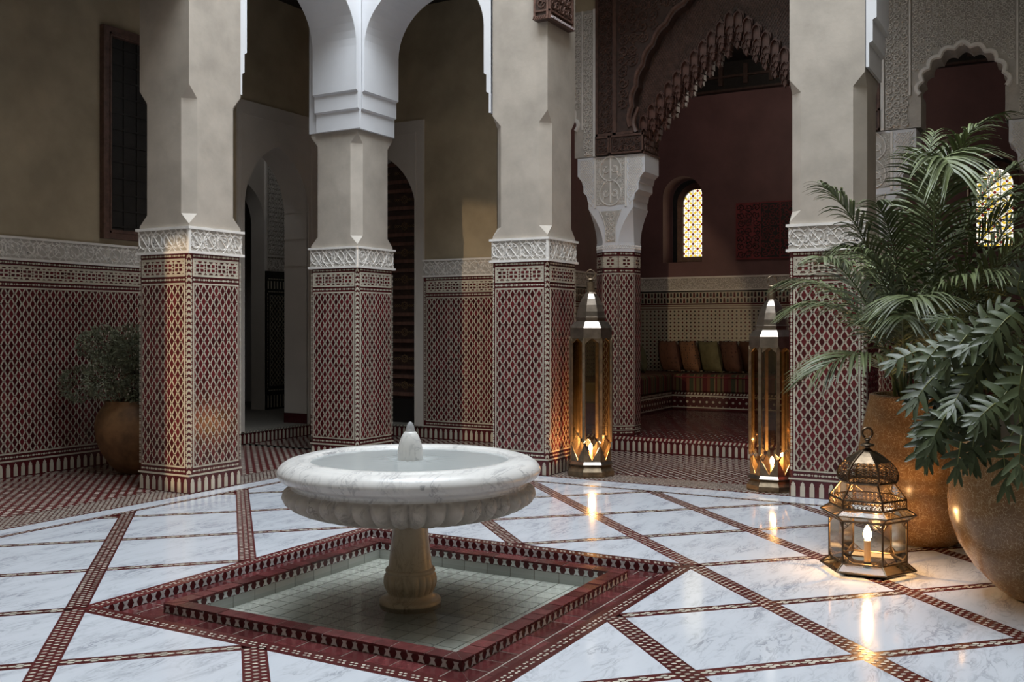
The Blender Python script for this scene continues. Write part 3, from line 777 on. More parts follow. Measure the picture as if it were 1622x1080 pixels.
def court_arch(F, L, depth, label):
    """white arch between two pillars; u along the span"""
    m_ = MB(); vs = 4.0; r = L/2-.075; uc = L/2
    steps = [(.022, 3.215), (.022, 3.39), (.048, 3.405), (.048, 3.56), (.075, 3.575), (.075, vs)]
    left = [(0, 3.215)]+steps; arc = [(uc-r*cos(pi*k/28), vs+r*.86*sin(pi*k/28)) for k in range(1, 28)]
    right = [(L-u, v) for u, v in left[::-1]]
    path = left+arc+right; top = 4.985
    for i in range(len(path)-1):
        p, q = path[i], path[i+1]
        m_.poly([F(p[0], p[1], 0), F(p[0], p[1], -depth), F(q[0], q[1], -depth), F(q[0], q[1], 0)])
        if abs(p[0]-q[0]) > 1e-6:
            m_.poly([F(p[0], p[1], 0), F(q[0], q[1], 0), F(q[0], top, 0), F(p[0], top, 0)])
            m_.poly([F(q[0], q[1], -depth), F(p[0], p[1], -depth), F(p[0], top, -depth), F(q[0], top, -depth)])
    o = m_.build('plaster_arch', M['white'], None, smooth=True); return tag(o, label, 'arch', 'white arches of the court')
court_arch(Fr((1.42+PW, 3.10, 0), X, Z), 3.592-1.42-PW, .54, 'white plaster arch springing to the left of the corner pillar')
court_arch(Fr((3.60, 3.142, 0), -Y, Z), 3.142-1.086-PW, .56, 'white plaster arch springing to the right of the corner pillar')
court_arch(Fr((3.60, -1.562, 0), -Y, Z), 1.45, .56, 'white plaster arch on stepped brackets right of the palm side pillar')
# carved cedar bracket on the pillar by the farther lantern, its twin on the other pillar, the unseen lintels, the far one set high to admit daylight
b = MB(); b.box((3.555, 1.045, 3.955), (4.02, 1.19, 4.6)); brk = b.build('cedar_bracket', M['wood2'], pC)
brk['label'] = 'dark carved cedar bracket with rope edging'
b = MB()
for F, L in ((Fr((3.555, 1.19, 0), -Y, Z), .145), (Fr((3.555, 1.045, 0), X, Z), .465)):
    b.rect(F, 0, 3.955, L, 3.985, 0, .022); b.rect(F, 0, 4.02, L, 4.035, 0, .015); b.rect(F, .0, 3.985, .02, 4.6, 0, .014); b.rect(F, L-.02, 3.985, L, 4.6, 0, .014)
    scrolls(b, F, .03, 4.05, L-.03, 4.58, .09, .012, seed=5)
    for k in range(int(L/.022)): b.ribbon(F.sub(0, 0, .022), [(k*.022, 3.958), (k*.022+.016, 3.982)], .010, .006)
b.build('rope_trim', M['wood'], brk)
b = MB(); b.box((-1.42, 3.10, 4.0), (1.42, 3.64, 5.0)); tag(b.build('cedar_lintel', M['wood2']), 'dark cedar lintel beam over the middle bay of the left colonnade, above the frame', 'beam')
b = MB(); b.box((3.60, -.995, 6.0), (4.165, 1.035, 6.3)); tag(b.build('cedar_lintel', M['wood2']), 'dark cedar lintel beam over the middle bay of the far colonnade', 'beam')

# ------------------------------------------------------------------ the salon front: stucco, columns, cedar arch
SZ = .153
XF = 5.60; TH = .36
FS = Fr((XF, 0, 0), -Y, Z)     # u = -y
def spandrel(name, u0, u1, uc, r, vs, v1, seed):
    b = MB(); rf = foiled(r, 9, .085, .05); archwall(b, FS, u0, 3.105, u1, v1, uc, vs, rf, TH, n=108)
    t = struct(b.build(name, M['stuccodark']))
    d = MB(); rr = r*1.10
    # raised rolls round the lobes
    path = [(uc+rf(pi*k/108)*1.03*cos(pi*k/108), vs+rf(pi*k/108)*1.03*sin(pi*k/108)) for k in range(109)]
    d.ribbon(FS, path, .045, .022)
    for a, c in ((u0, u0+.03), (u1-.03, u1)): d.rect(FS, a, 3.105, c, v1, 0, .022)
    hole = lambda u, v: (hypot(u-uc, max(0, v-vs)) < rr+.03) and v < vs+rr or (v <= vs and abs(u-uc) < rr)
    e0, e1 = uc-r-.075, uc+r+.075
    if e0-u0 > .09: scrolls(d, FS, u0+.04, 3.12, e0, v1-.03, .062, .014, seed=seed)
    if u1-e1 > .09: scrolls(d, FS, e1, 3.12, u1-.04, v1-.03, .062, .014, seed=seed+1)
    d.rect(FS, e0+.005, 3.4, e0+.02, v1, 0, .016); d.rect(FS, e1-.02, 3.4, e1-.005, v1, 0, .016)
    scrolls(d, FS, e0+.03, 3.12, e1-.03, v1-.03, .056, .013, skip=hole, seed=seed+2)
    d.build('carved_stucco', M['stucco'], t)
    return t
spandrel('wall_stucco_left', -2.62, -1.530, -2.135, .385, 3.40, 4.67, 11)
spandrel('wall_stucco_right', 1.345, 2.95, 2.035, .375, 3.40, 5.0, 21)
plain('wall_over_arch', (XF, -1.6, 5.05), (XF+TH, 1.53, 6.4), M['plaster'])
plain('wall_over_stucco', (XF, 1.53, 4.67), (XF+TH, 2.60, 5.1), M['ochre'])
plain('wall_behind_bay', (XF, 2.60, 0), (XF+TH, 2.75, 5.1), M['ochre'])

def oct_face_frames(cx, cy, R, k0=0):
    return [None]
def column(cy, label):
    cx = XF+.215; R = .232
    t = thing('tiled_column', (cx, cy, SZ), label, 'column', 'columns of the salon front')
    rot = pi/8; side = 2*R*sin(pi/8); ap = R*cos(pi/8)
    b = MB(); b.lathe([(R, 0), (R, 1.935)], 8, (cx, cy, SZ), rot); b.build('tile_core', M['redground'], t)
    for k in range(8):
        a = pi+k*pi/4
        if cos(a-atan2(-.49, -.87)) < .05: continue
        n = Vector((cos(a), sin(a), 0)); U = Z.cross(n)
        F = Fr(Vector((cx, cy, SZ))+n*ap-U*side/2, U, Z)
        lattice(t, F, .006, .11, side-.006, 1.70, 0, .88, 1.0)
        b = MB()
        for v in (.03, .075, 1.735, 1.915): beads(b, F, .004, v, side-.008)
        b.rect(F, 0, .05, side, .06, 0, .003); b.rect(F, 0, .095, side, .105, 0, .003); b.rect(F, 0, 1.70, side, 1.71, 0, .003)
        b.build('bead_border_tiles', M['cream'], t, kind='stuff')
        starband(t, F, .004, 1.765, side-.004, 1.885)
    # stucco capital: fluted neck, then stepped corbels
    b = MB(); z0 = 1.935
    b.lathe([(R+.004, z0), (R+.004, z0+.10)], 8, (cx, cy, SZ), rot)
    def osq(z, wx, wy, q): return [(cx-wx+q, cy-wy, z), (cx+wx-q, cy-wy, z), (cx+wx, cy-wy+q, z), (cx+wx, cy+wy-q, z), (cx+wx-q, cy+wy, z), (cx-wx+q, cy+wy, z), (cx-wx, cy+wy-q, z), (cx-wx, cy-wy+q, z)]
    R8 = []
    for k in range(9):
        s = k/8; e = s*s; wy = ap+(.255-ap)*e; R8.append(osq(SZ+z0+.10+s*.36, ap, wy, (ap*.586)*(1-s**1.6)))
    b.rings(R8, cap1=True); b.build('fluted_neck', M['white'], t, smooth=True)
    b = MB(); zz = SZ+z0+.46
    prof = []
    steps = [(.255, 0), (.255, .07), (.265, .08), (.275, .14), (.315, .18), (.315, .25), (.325, .26), (.34, .32), (.385, .36), (.385, .55)]
    for (a, h0), (c, h1) in zip(steps, steps[1:]):
        b.rings([[(XF, cy-w_, zz+h), (XF+.40, cy-w_, zz+h), (XF+.40, cy+w_, zz+h), (XF, cy+w_, zz+h)] for w_, h in ((a, h0), (c, h1))])
    b.poly([(XF, cy-.255, zz), (XF, cy+.255, zz), (XF+.4, cy+.255, zz), (XF+.4, cy-.255, zz)])
    b.build('stepped_corbel', M['white'], t)
    F = Fr((XF, cy, 0), -Y, Z); b = MB(); g_ = MB()
    g_.rect(F, -.165, zz+.03, .165, zz+.53, 0, .002)
    g_.build('medallion_ground', M['stuccodark'], t)
    for cv in (zz+.155, zz+.41):
        b.ribbon(F, [(.125*cos(a)*(1-.12*max(0, sin(a))), cv+.125*sin(a)*(1.12 if sin(a) > 0 else 1)) for a in [2*pi*k/20 for k in range(21)]], .014, .012)
        for s in (-1, 1):
            b.ribbon(F, [(s*(.085-.05*t_), cv-.07+.14*t_+.03*sin(5*t_)) for t_ in [k/10 for k in range(11)]], .014, .010)
            b.ribbon(F, [(s*(.05+.035*cos(3+5*t_)), cv+.035*sin(3+5*t_)) for t_ in [k/10 for k in range(11)]], .010, .010)
        b.ribbon(F, [(0, cv-.10), (0, cv+.12)], .02, .010)
    scrolls(b, F, -.16, zz+.035, .16, zz+.525, .045, .006, skip=lambda u, v: min(hypot(u, v-zz-.155), hypot(u, v-zz-.41)) < .13, seed=31)
    for s in (-1, 1): b.rect(F, s*.175-.01, zz+.01, s*.175+.01, zz+.54, 0, .010)
    # pierced diagonal lattice on both shoulders
    for s in (-1, 1):
        for k in range(30):
            for d in (-1, 1):
                seg = []
                for q in range(12):
                    v = zz+.03+q*.045; u = .185+((k*.024+d*(v-zz)*.8) % .72)
                    lim = .245 if v < zz+.12 else (.285 if v < zz+.20 else (.31 if v < zz+.28 else (.345 if v < zz+.34 else .375)))
                    if u < lim: seg.append((s*u, v))
                    else:
                        if len(seg) > 1: b.ribbon(F, seg if s > 0 else seg[::-1], .008, .006)
                        seg = []
                    if seg and len(seg) > 1 and abs(seg[-1][0]-seg[-2][0]) > .06: seg = seg[-1:]
                if len(seg) > 1: b.ribbon(F, seg, .008, .006)
    b.build('carved_relief', M['stucco'], t)
    b = MB(); F2 = Fr((cx-ap-.003, cy, 0), -Y, Z)
    g_ = MB(); g_.prism(F2, [(-.055, SZ+z0+.10), (.055, SZ+z0+.10), (.055, SZ+z0+.26), (.12, zz-.03), (-.12, zz-.03), (-.055, SZ+z0+.26)], 0, .003); g_.build('neck_panel', M['stuccodark'], t)
    scrolls(b, F2.sub(0, 0, .003), -.05, SZ+z0+.11, .05, zz-.04, .05, .008, seed=8)
    for s in (-1, 1): b.ribbon(F2.sub(0, 0, .003), [(s*.058, SZ+z0+.10), (s*.058, SZ+z0+.26), (s*.085, SZ+z0+.36), (s*.125, zz-.02)][::s], .008, .008)
    for k in range(8):
        a = pi+k*pi/4
        if cos(a-atan2(-.49, -.87)) < .05: continue
        n = Vector((cos(a), sin(a), 0)); U = Z.cross(n); F = Fr(Vector((cx, cy, SZ))+n*(ap+.004)-U*side/2, U, Z)
        for d in (0, 1):
            b.ribbon(F, [(i*side/8, z0+.03+.04*((i+d) % 2)) for i in range(9)], .006, .005)
    b.build('neck_relief', M['stucco'], t)
    return t
column(1.365, 'slender tiled column with a carved white capital, on the salon step behind the farther lantern')
column(-1.265, 'tiled column with a carved white capital, behind the palm side pillar')
column(-2.79, 'tiled column with a carved white capital at the far right behind the palm')

# cedar arch between the two columns
UC = -.055; t_arch = thing('cedar_arch', (XF+.2, .05, 3.08), 'dark carved cedar arch with hanging stalactite fringe over the salon opening', 'arch')
ro = pointed(1.07, .45)
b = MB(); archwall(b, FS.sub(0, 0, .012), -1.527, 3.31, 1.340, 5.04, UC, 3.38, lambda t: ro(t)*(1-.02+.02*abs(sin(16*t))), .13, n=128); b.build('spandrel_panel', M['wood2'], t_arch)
b = MB(); F = FS.sub(0, 0, .012)
b.ribbon(F, [(UC+1.035*ro(pi*k/128)*(1-.02+.02*abs(sin(16*pi*k/128)))*cos(pi*k/128), 3.38+1.035*ro(pi*k/128)*(1-.02+.02*abs(sin(16*pi*k/128)))*sin(pi*k/128)) for k in range(129)], .05, .022)
for u0, u1 in ((-1.527, -1.50), (-1.33, -1.29), (1.09, 1.13), (1.315, 1.340)): b.rect(F, u0, 3.31, u1, 5.04, 0, .02)
scrolls(b, F, -1.49, 3.34, -1.34, 5.0, .075, .014, seed=41); scrolls(b, F, 1.14, 3.34, 1.31, 5.0, .075, .014, seed=42)
scrolls(b, F, -1.27, 3.34, 1.08, 5.02, .11, .018, skip=lambda u, v: hypot(u-UC, v-3.38) < ro(atan2(max(v-3.38, 0), u-UC))*1.09 and v > 3.2, seed=43)
for v in (3.31,): b.rect(F, -1.527, v, -1.10, v+.025, 0, .02)
b.build('carved_spandrel', M['wood'], t_arch)
# recessed lattice web and the stalactite cells
b = MB(); ri = lambda t: 1.03/(abs(cos(t))+sin(t)/1.06)*(1+.05*sin(2*t)**2)
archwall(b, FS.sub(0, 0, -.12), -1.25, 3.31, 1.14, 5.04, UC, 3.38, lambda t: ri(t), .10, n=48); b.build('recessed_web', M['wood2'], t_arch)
b = MB(); Fw = FS.sub(0, 0, -.12)
for k in range(100):
    for d in (-1, 1):
        seg = []
        for q in range(60):
            v = 3.5+q*.026; u = -1.1+((k*.03+d*(v-3.5)*.6) % 2.2)
            rr = hypot(u-UC, v-3.38); an = atan2(v-3.38, u-UC)
            if ri(an)*1.03 < rr < ro(an)*.98 and v < 5.0: seg.append((u, v))
            else:
                if len(seg) > 1: b.ribbon(Fw, seg, .010, .008)
                seg = []
            if len(seg) > 1 and abs(seg[-1][0]-seg[-2][0]) > .1: seg = seg[-1:]
b.build('web_lattice', M['wood'], t_arch)
def stalactite(b):
    # one small hanging cell: stepped prism with a hollow front and a pointed foot
    for w_, z0, z1, d in ((.050, .02, .15, .085), (.040, -.045, .02, .060), (.026, -.095, -.045, .036)):
        b.prism(FLAT, [(-w_, z0), (w_, z0), (w_, z1), (w_*.55, z1+.012), (0, z1+.045), (-w_*.55, z1+.012), (-w_, z1)], -.06, d*.4)
        b.ribbon(FLAT.sub(0, 0, d*.4), [(-w_*.85, z0+.004), (-w_*.85, z0+(z1-z0)*.6), (-w_*.5, z1-.01), (0, z1+.01), (w_*.5, z1-.01), (w_*.85, z0+(z1-z0)*.6), (w_*.85, z0+.004)], .012, d*.5)
    b.prism(FLAT, [(0, -.125), (.013, -.095), (-.013, -.095)], -.03, .01)
STAL = shared('stalactite', mat('rose cedar', (.105, .050, .038), .42, var=.3, vscale=20), stalactite)
for row, off in enumerate((-.10, -.17)):
    n = 22-row
    for k in range(n):
        u = -1.0+2.0*(k+.5)/n; v = 1.06*(1-abs(u)/1.03)+.05*sin(pi*abs(u))
        piece('stalactite', STAL, FS.sub(UC+u, 3.38+v-.13-.10*row, off), t_arch)
for s in (-1, 1):
    b = MB(); b.tube([(XF+.0, -UC+s*(1.02+.03*sin(4*t)), 3.32+.26*t) for t in [k/10 for k in range(11)]], [.03*(1-.4*k/10) for k in range(11)], 6)
    b.build('scroll_console', M['wood'], t_arch, smooth=True)
for u0, u1 in ((-1.527, -.985), (.875, 1.340)):
    b = MB(); b.box((XF-.03, -u1, 3.106), (XF+.40, -u0, 3.31)); b.build('lintel_block', M['wood2'], t_arch)
for u0, u1 in ((-1.527, -.985), (.875, 1.340)):
    b = MB(); F = FS.sub(0, 0, .03)
    for a, c in ((u0, u0+.16), (u0+.17, u1)) if u0 < 0 else ((u0, u1-.17), (u1-.16, u1)):
        for q in ((a, 3.11, c, 3.125), (a, 3.285, c, 3.305), (a, 3.11, a+.015, 3.305), (c-.015, 3.11, c, 3.305)): b.rect(F, *q, 0, .012)
        scrolls(b, F, a+.03, 3.125, c-.03, 3.27, .07, .012, seed=51)
    Fs = Fr((XF-.03, -u1 if u0 < 0 else -u0, 0), X if u0 < 0 else -X, Z)
    if u0 < 0: scrolls(b, Fs, .03, 3.12, .42, 3.27, .07, .012, seed=52); b.rect(Fs, 0, 3.09, .45, 3.11, 0, .012); b.rect(Fs, 0, 3.285, .45, 3.305, 0, .012)
    b.build('lintel_carving', M['wood'], t_arch)

# salon step and floor
b = MB(); b.box((XF-.005, -5.2, -.011), (10.0, 2.60, SZ-.003)); fs = struct(b.build('floor_salon', M['redground']))
Fr_ = Fr((XF-.005, 2.60, 0), -Y, Z); b = MB(); b.rect(Fr_, 0, 0, 6.4, .118, 0, .003); b.build('step_riser', M['redground'], fs)
for i in range(100): piece('riser_tile', RISER, Fr_.sub(.03+i*.064, .006, .003), fs)
b = MB(); b.rect(Fr_, 0, .119, 6.4, .153, 0, .006); b.build('step_nosing', M['red'], fs)
b = MB()
for i in range(140):
    u = .01+i*.0455; b.flat(Fr_, [(u, .121), (u+.020, .121), (u+.034, .150), (u+.014, .150)], .0068)
b.build('step_nosing_tiles', M['cream'], fs, kind='stuff')
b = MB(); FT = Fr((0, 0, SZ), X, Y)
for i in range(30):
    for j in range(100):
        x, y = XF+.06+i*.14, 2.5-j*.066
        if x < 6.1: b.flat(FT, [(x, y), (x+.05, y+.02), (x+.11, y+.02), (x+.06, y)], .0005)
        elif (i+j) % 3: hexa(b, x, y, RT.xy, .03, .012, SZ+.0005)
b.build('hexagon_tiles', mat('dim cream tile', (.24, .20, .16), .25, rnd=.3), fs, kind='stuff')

# salon room
SX, SYL, SYR, SH = 9.90, 2.75, -5.2, 5.06
b = MB(); FK = Fr((SX, SYL, 0), -Y, Z)
def niche_wall(u_c):
    pass
def holes(b, F, u0, v0, u1, v1, cs, depth):
    x = u0
    for uc, hw, vb, vs in cs:
        a, c = uc-hw-.02, uc+hw+.02
        b.flat(F, [(x, v0), (a, v0), (a, v1), (x, v1)])
        b.flat(F, [(a, v0), (c, v0), (c, vb), (a, vb)])
        archwall(b, F, a, vb, c, v1, uc, vs, lambda t: hw, depth, n=24, back=False)
        b.poly([F(uc-hw, vb, 0), F(uc+hw, vb, 0), F(uc+hw, vb, -depth), F(uc-hw, vb, -depth)])
        x = c
    b.flat(F, [(x, v0), (u1, v0), (u1, v1), (x, v1)])
# the niches: y 1.81..2.41 and -2.41..-1.80
holes(b, FK, 0, 0, SYL-SYR, SH, ((SYL-2.11, .30, 2.24, 3.20), (SYL+2.0, .30, 2.24, 3.20)), .42)
wsb = struct(b.build('wall_salon_back', M['redplaster'], smooth=True))
plain('wall_salon_left', (XF+TH, SYL, 0), (10.0, SYL+.3, SH), M['redplaster']); plain('wall_salon_right', (XF+TH, -5.4, 0), (10.0, SYR, SH), M['redplaster'])
plain('ceiling_salon', (XF, -5.2, SH), (10.4, 3.0, SH+.2), M['blackwood'])
plain('wall_salon_outer', (10.36, -5.4, 0), (10.46, 3.05, SH), M['blackwood'])
# cedar cornice
b = MB(); b.rect(FK, 0, 4.64, 7.9, 5.06, 0, .10); co = struct(b.build('trim_1', M['blackwood'])); b = MB()
b.rect(FK, 0, 4.64, 7.9, 4.67, .10, .13); b.rect(FK, 0, 4.83, 7.9, 4.86, .10, .14)
for i in range(22): b.rect(FK, .15+i*.36, 4.72, .21+i*.36, 5.0, .10, .15)
b.build('cornice_mould', M['wood2'], co)
def window(name, yc, sy):
    """stained glass light in its niche"""
    F = Fr((SX+.36, yc, 0), -Y, Z); hw, v0, vs = .215, 2.34, 3.13
    out = [(-hw-.095, v0-.095), (hw+.095, v0-.095)]+[((hw+.095)*cos(pi*k/16), vs+(hw+.095)*sin(pi*k/16)) for k in range(17)]
    inn = [(-hw, v0), (hw, v0)]+[(hw*cos(pi*k/16), vs+hw*sin(pi*k/16)) for k in range(17)]
    b = MB(); n = len(out)
    for i in range(n):
        j = (i+1) % n
        b.flat(F, [out[i], out[j], inn[j], inn[i]], .03); b.poly([F(*inn[i], .03), F(*inn[j], .03), F(*inn[j], -.02), F(*inn[i], -.02)])
    w_ = struct(b.build(name, M['wood']))
    def inside(pts):
        for k in range(17):
            a = pi*(k+.5)/17; pts = clip(pts, cos(a), sin(a), vs*sin(a)+hw)
            if len(pts) < 3: return []
        return cliprect(pts, -hw, v0, hw, 9)
    g_ = MB(); g_.flat(F, inn, -.012); g_.build('clear_pane', M['paneW'], w_, kind='stuff')
    ys, rs = MB(), MB(); lead = MB(); p = hw*2/3
    for r in range(-1, 15):
        for c in range(-1, 5):
            cu = -hw+(c+.5)*p if r % 2 else -hw+c*p; cv = v0+.05+r*p*.5
            q = inside([(cu+.021*cos(pi/8+k*pi/4), cv+.021*sin(pi/8+k*pi/4)) for k in range(8)])
            if q: rs.flat(F, q, -.004)
            for k in range(4):
                a = pi/4+k*pi/2; du, dv = cos(a), sin(a); m0, m1 = .036, .082
                q = inside([(cu+du*m0-dv*.022, cv+dv*m0+du*.022), (cu+du*(m0-.012), cv+dv*(m0-.012)), (cu+du*m0+dv*.022, cv+dv*m0-du*.022), (cu+du*m1, cv+dv*m1)][::-1])
                if q: ys.flat(F, q if True else q, -.006)
            for k in range(4):
                a = k*pi/2; e = [(cu+.024*cos(a), cv+.024*sin(a)), (cu+p*.5*cos(a), cv+p*.5*sin(a))]
                if all(-hw < x < hw and v0 < y and hypot(x, max(0, y-vs)) < hw for x, y in e): lead.ribbon(F.sub(0, 0, -.008), e, .007, .004)
    for k in (-1, 1): lead.rect(F, k*hw/3-.004, v0, k*hw/3+.004, vs+hw*.9, -.01, -.002)
    ys.build('yellow_panes', M['paneY'], w_, kind='stuff'); rs.build('red_panes', M['paneR'], w_, kind='stuff'); lead.build('plaster_tracery', M['greyplaster'], w_, kind='stuff')
    return w_
window('window_1', 2.0, 1); window('window_2', -2.0, 1)
# salon dado: keyed band and eight-point lattice
def salon_dado(parent, F, L, name):
    b = MB(); b.rect(F, 0, SZ, L, 1.82, 0, .015); b.build('dado_ground', M['cream'], parent)
    b = MB(); b.rect(F, 0, 1.82, L, 2.02, 0, .012); b.build('frieze_ground', M['stuccodark'], parent)
    b = MB(); b.rect(F, 0, 1.82, L, 1.84, 0, .03); b.rect(F, 0, 2.0, L, 2.025, 0, .03); scrolls(b, F.sub(0, 0, .012), 0, 1.84, L, 2.0, .08, .010, seed=61); b.build('carved_frieze', M['stucco'], parent)
    G = F.sub(0, 0, .015); d = MB(); r = MB()
    d.rect(G, 0, 1.80, L, 1.82, 0, .002)
    for v0, v1 in ((1.615, 1.635), (1.555, 1.565), (1.590, 1.60)): r.rect(G, 0, v0, L, v1, 0, .002)
    n = int(L/.10)
    for i in range(n):
        u = i*.10
        for k, (a, v0, v1, m_) in enumerate(((.0, 1.72, 1.79, r), (.05, 1.64, 1.71, r), (.05, 1.73, 1.785, d), (.0, 1.645, 1.70, d))):
            m_.prism(G, [(u+a+.008, v0), (u+a+.042, v0), (u+a+.036, v1), (u+a+.014, v1)], 0, .002)
    nn = int(L/.062)
    for i in range(nn):
        for j in range(18):
            cu, cv = (i+.5)*.062, 1.52-j*.055
            m_ = d if (i+2*j) % 5 in (0, 3) else r; s = .015
            m_.prism(G, [(cu+s*cos(pi/6*(2*k)+pi/2), cv+s*sin(pi/6*(2*k)+pi/2)) for k in range(6)], 0, .0025)
            m_ = d; c2, v2, q = cu+.031, cv-.0275, .006
            m_.flat(G, [(c2-q, v2), (c2, v2-q), (c2+q, v2), (c2, v2+q)], .0015)
    d.build('dark_tiles', M['darkgreen'], parent, kind='stuff'); r.build('red_tiles', M['red'], parent, kind='stuff')
salon_dado(wsb, FK, 4.4, 'back')
wsl = bpy.data.objects['wall_salon_left']
salon_dado(wsl, Fr((XF+TH, SYL, 0), X, Z), SX-XF-TH, 'left')

# ------------------------------------------------------------------ salon furniture
BX0 = 9.10; BYL = 1.965           # fronts of the built-in bench
bench = thing('tiled_bench', (9.4, 1.2, SZ), 'low built-in bench of red and white tile running round the salon corner', 'bench')
b = MB(); b.prism(Fr((0, 0, 0), X, Y), [(XF+TH+.6, BYL), (BX0, BYL), (BX0, -3.4), (SX-.035, -3.4), (SX-.035, SYL-.035), (XF+TH+.6, SYL-.035)], SZ, SZ+.245); b.build('bench_body', M['redground'], bench)
for F, L in ((Fr((BX0, BYL, SZ), -Y, Z), 5.3), (Fr((XF+TH+.6, BYL, SZ), X, Z), BX0-XF-TH-.6)):
    b = MB()
    for v0, v1 in ((.03, .045), (.185, .205)): b.rect(F, 0, v0, L, v1, 0, .003)
    for i in range(int(L/.092)):
        u = .03+i*.092
        b.prism(F, [(u+.017*cos(k*pi/4), .115+.017*sin(k*pi/4)) for k in range(8)], 0, .003)
        for v in (.055, .172): b.flat(F, [(u+.034, v), (u+.046, v-.008), (u+.058, v), (u+.046, v+.008)], .002)
        for k in range(2): b.flat(F, [(u+k*.046, .215), (u+k*.046+.024, .215), (u+k*.046+.034, .24), (u+k*.046+.010, .24)], .002)
    b.build('bench_tiles', M['cream'], bench, kind='stuff')
def cushion_block(name, p, q, m_, r=.05):
    x0, y0, z0 = p; x1, y1, z1 = q; R = []
    for z, i in ((z0, .02), (z0+.02, 0), (z1-r, 0), (z1-r*.5, r*.12), (z1-r*.15, r*.45), (z1, r)):
        R.append([(x0+i, y0+i, z), (x1-i, y0+i, z), (x1-i, y1-i, z), (x0+i, y1-i, z)])
    b = MB(); b.rings(R, True, True); return b.build(name, m_, None, smooth=True)
zb = SZ+.246
tag(cushion_block('seat_mattress', (BX0+.005, -3.35, zb), (SX-.04, BYL-.01, zb+.25), M['stripeY']), 'striped red and olive mattress facing the courtyard on the tiled bench', 'mattress')
tag(cushion_block('seat_mattress', (XF+TH+.62, BYL+.005, zb), (SX-.045, SYL-.04, zb+.25), M['stripeX']), 'narrow striped mattress along the left wall of the salon', 'mattress')
# piping along the front edges of the mattresses
b = MB(); b.tube([(BX0+.003, -3.33, zb+.205), (BX0+.003, BYL-.03, zb+.205)], .008, 6); b.build('piping', M['leather'], bpy.data.objects['seat_mattress'])
def cloth(name, c, dots=None, scale=24, c2=None):
    m = mat(name, c, .8, var=.2, vscale=9, bump=.1, bscale=60)
    if dots:
        t = m.node_tree; N = t.nodes; L = t.links; p = N['Principled BSDF']; tc = N['Texture Coordinate']
        v = N.new('ShaderNodeTexVoronoi'); v.inputs['Scale'].default_value = scale; v.inputs['Randomness'].default_value = .35; L.new(tc.outputs['Object'], v.inputs['Vector'])
        r = N.new('ShaderNodeValToRGB'); r.color_ramp.elements[0].position = .22; r.color_ramp.elements[1].position = .27; L.new(v.outputs['Distance'], r.inputs[0])
        mx = N.new('ShaderNodeMix'); mx.data_type = 'RGBA'; L.new(r.outputs[0], mx.inputs['Factor']); mx.inputs['A'].default_value = (*dots, 1)
        L.new(p.inputs['Base Color'].links[0].from_socket, mx.inputs['B']); L.new(mx.outputs['Result'], p.inputs['Base Color'])
    return m
def cushion(loc, ry, rz, w_, h, m_, label):
    """square scatter cushion with pinched corners, standing on its edge"""
    t = thing('cushion', loc, label, 'cushion', 'cushions on the salon bench'); n = 12; R = []
    b = MB(); M4 = Matrix.Translation(Vector(loc)) @ Matrix.Rotation(rz, 4, 'Z') @ Matrix.Rotation(ry, 4, 'Y')
    for side in (1, -1):
        grid = []
        for i in range(n+1):
            row = []
            for j in range(n+1):
                u, v = 2*i/n-1, 2*j/n-1
                pin = 1-.10*(u*u*(1-v*v)+v*v*(1-u*u))*1.0
                th = .105*max(0, (1-u*u)*(1-v*v))**.42
                row.append(M4 @ Vector((side*th, u*w_/2*(1-.09*(1-v*v)*0-.10*(1-abs(u))*0)*(1-.07*(1-v*v)*(abs(u) > .99)), h/2+v*h/2*(1-.07*(1-u*u)*(abs(v) > .99)))))
            grid.append(row)
        b0 = len(b.v)
        for row in grid: b.v += [tuple(p) for p in row]
        for i in range(n):
            for j in range(n):
                q = [b0+i*(n+1)+j, b0+(i+1)*(n+1)+j, b0+(i+1)*(n+1)+j+1, b0+i*(n+1)+j+1]
                b.f.append(tuple(q if side > 0 else q[::-1]))
    b.build('cover', m_, t, smooth='full')
    return t
zc = zb+.252
KC = [(cloth('olive brocade', (.17, .15, .055)), 'olive green cushion'), (cloth('dark terracotta weave', (.115, .050, .032), (.07, .028, .02), 16), 'dark terracotta cushion with a woven pattern'),
      (cloth('spotted apricot', (.24, .12, .065), (.03, .026, .03), 26), 'apricot cushion sprinkled with dark spots'), (cloth('sage brocade', (.15, .14, .07)), 'sage green cushion'),
      (cloth('brown weave', (.12, .055, .035), (.06, .02, .015), 18), 'brown cushion with rows of darker pattern'), (cloth('plain orange', (.18, .08, .04)), 'orange cushion half behind the nearer tall lantern'),
      (cloth('spotted brown', (.13, .075, .05), (.04, .02, .02), 24), 'brown spotted cushion at the left end beside the slender column'), (cloth('grey green', (.13, .13, .075)), 'grey green cushion standing in the bench corner')]
for k, (y, i, lab) in enumerate(((2.16, 1, 'dark terracotta patterned cushion in the bench corner, third from the left'), (1.86, 2, 'apricot cushion sprinkled with dark spots on the striped bench'), (1.56, 3, 'sage green cushion between the spotted apricot one and a brown one'), (1.26, 4, 'brown cushion with rows of darker pattern, right of the sage green one'), (.96, 5, 'orange cushion half behind the nearer tall lantern'), (.66, 0, 'olive green cushion behind the nearer tall lantern'))):
    cushion((9.62, y, zc), radians(-12), radians(-40+(3, -4, 4, -3, 2, -2)[k]), .46, .46, KC[i][0], lab)
for x, y, i, rz, lab in ((9.22, 2.46, 7, -60, 'grey green cushion standing against the left salon wall near the corner'), (8.72, 2.50, 6, -66, 'brown spotted cushion at the left end beside the slender column')):
    cushion((x, y, zc), radians(-14), radians(rz), .46, .44, KC[i][0], lab)
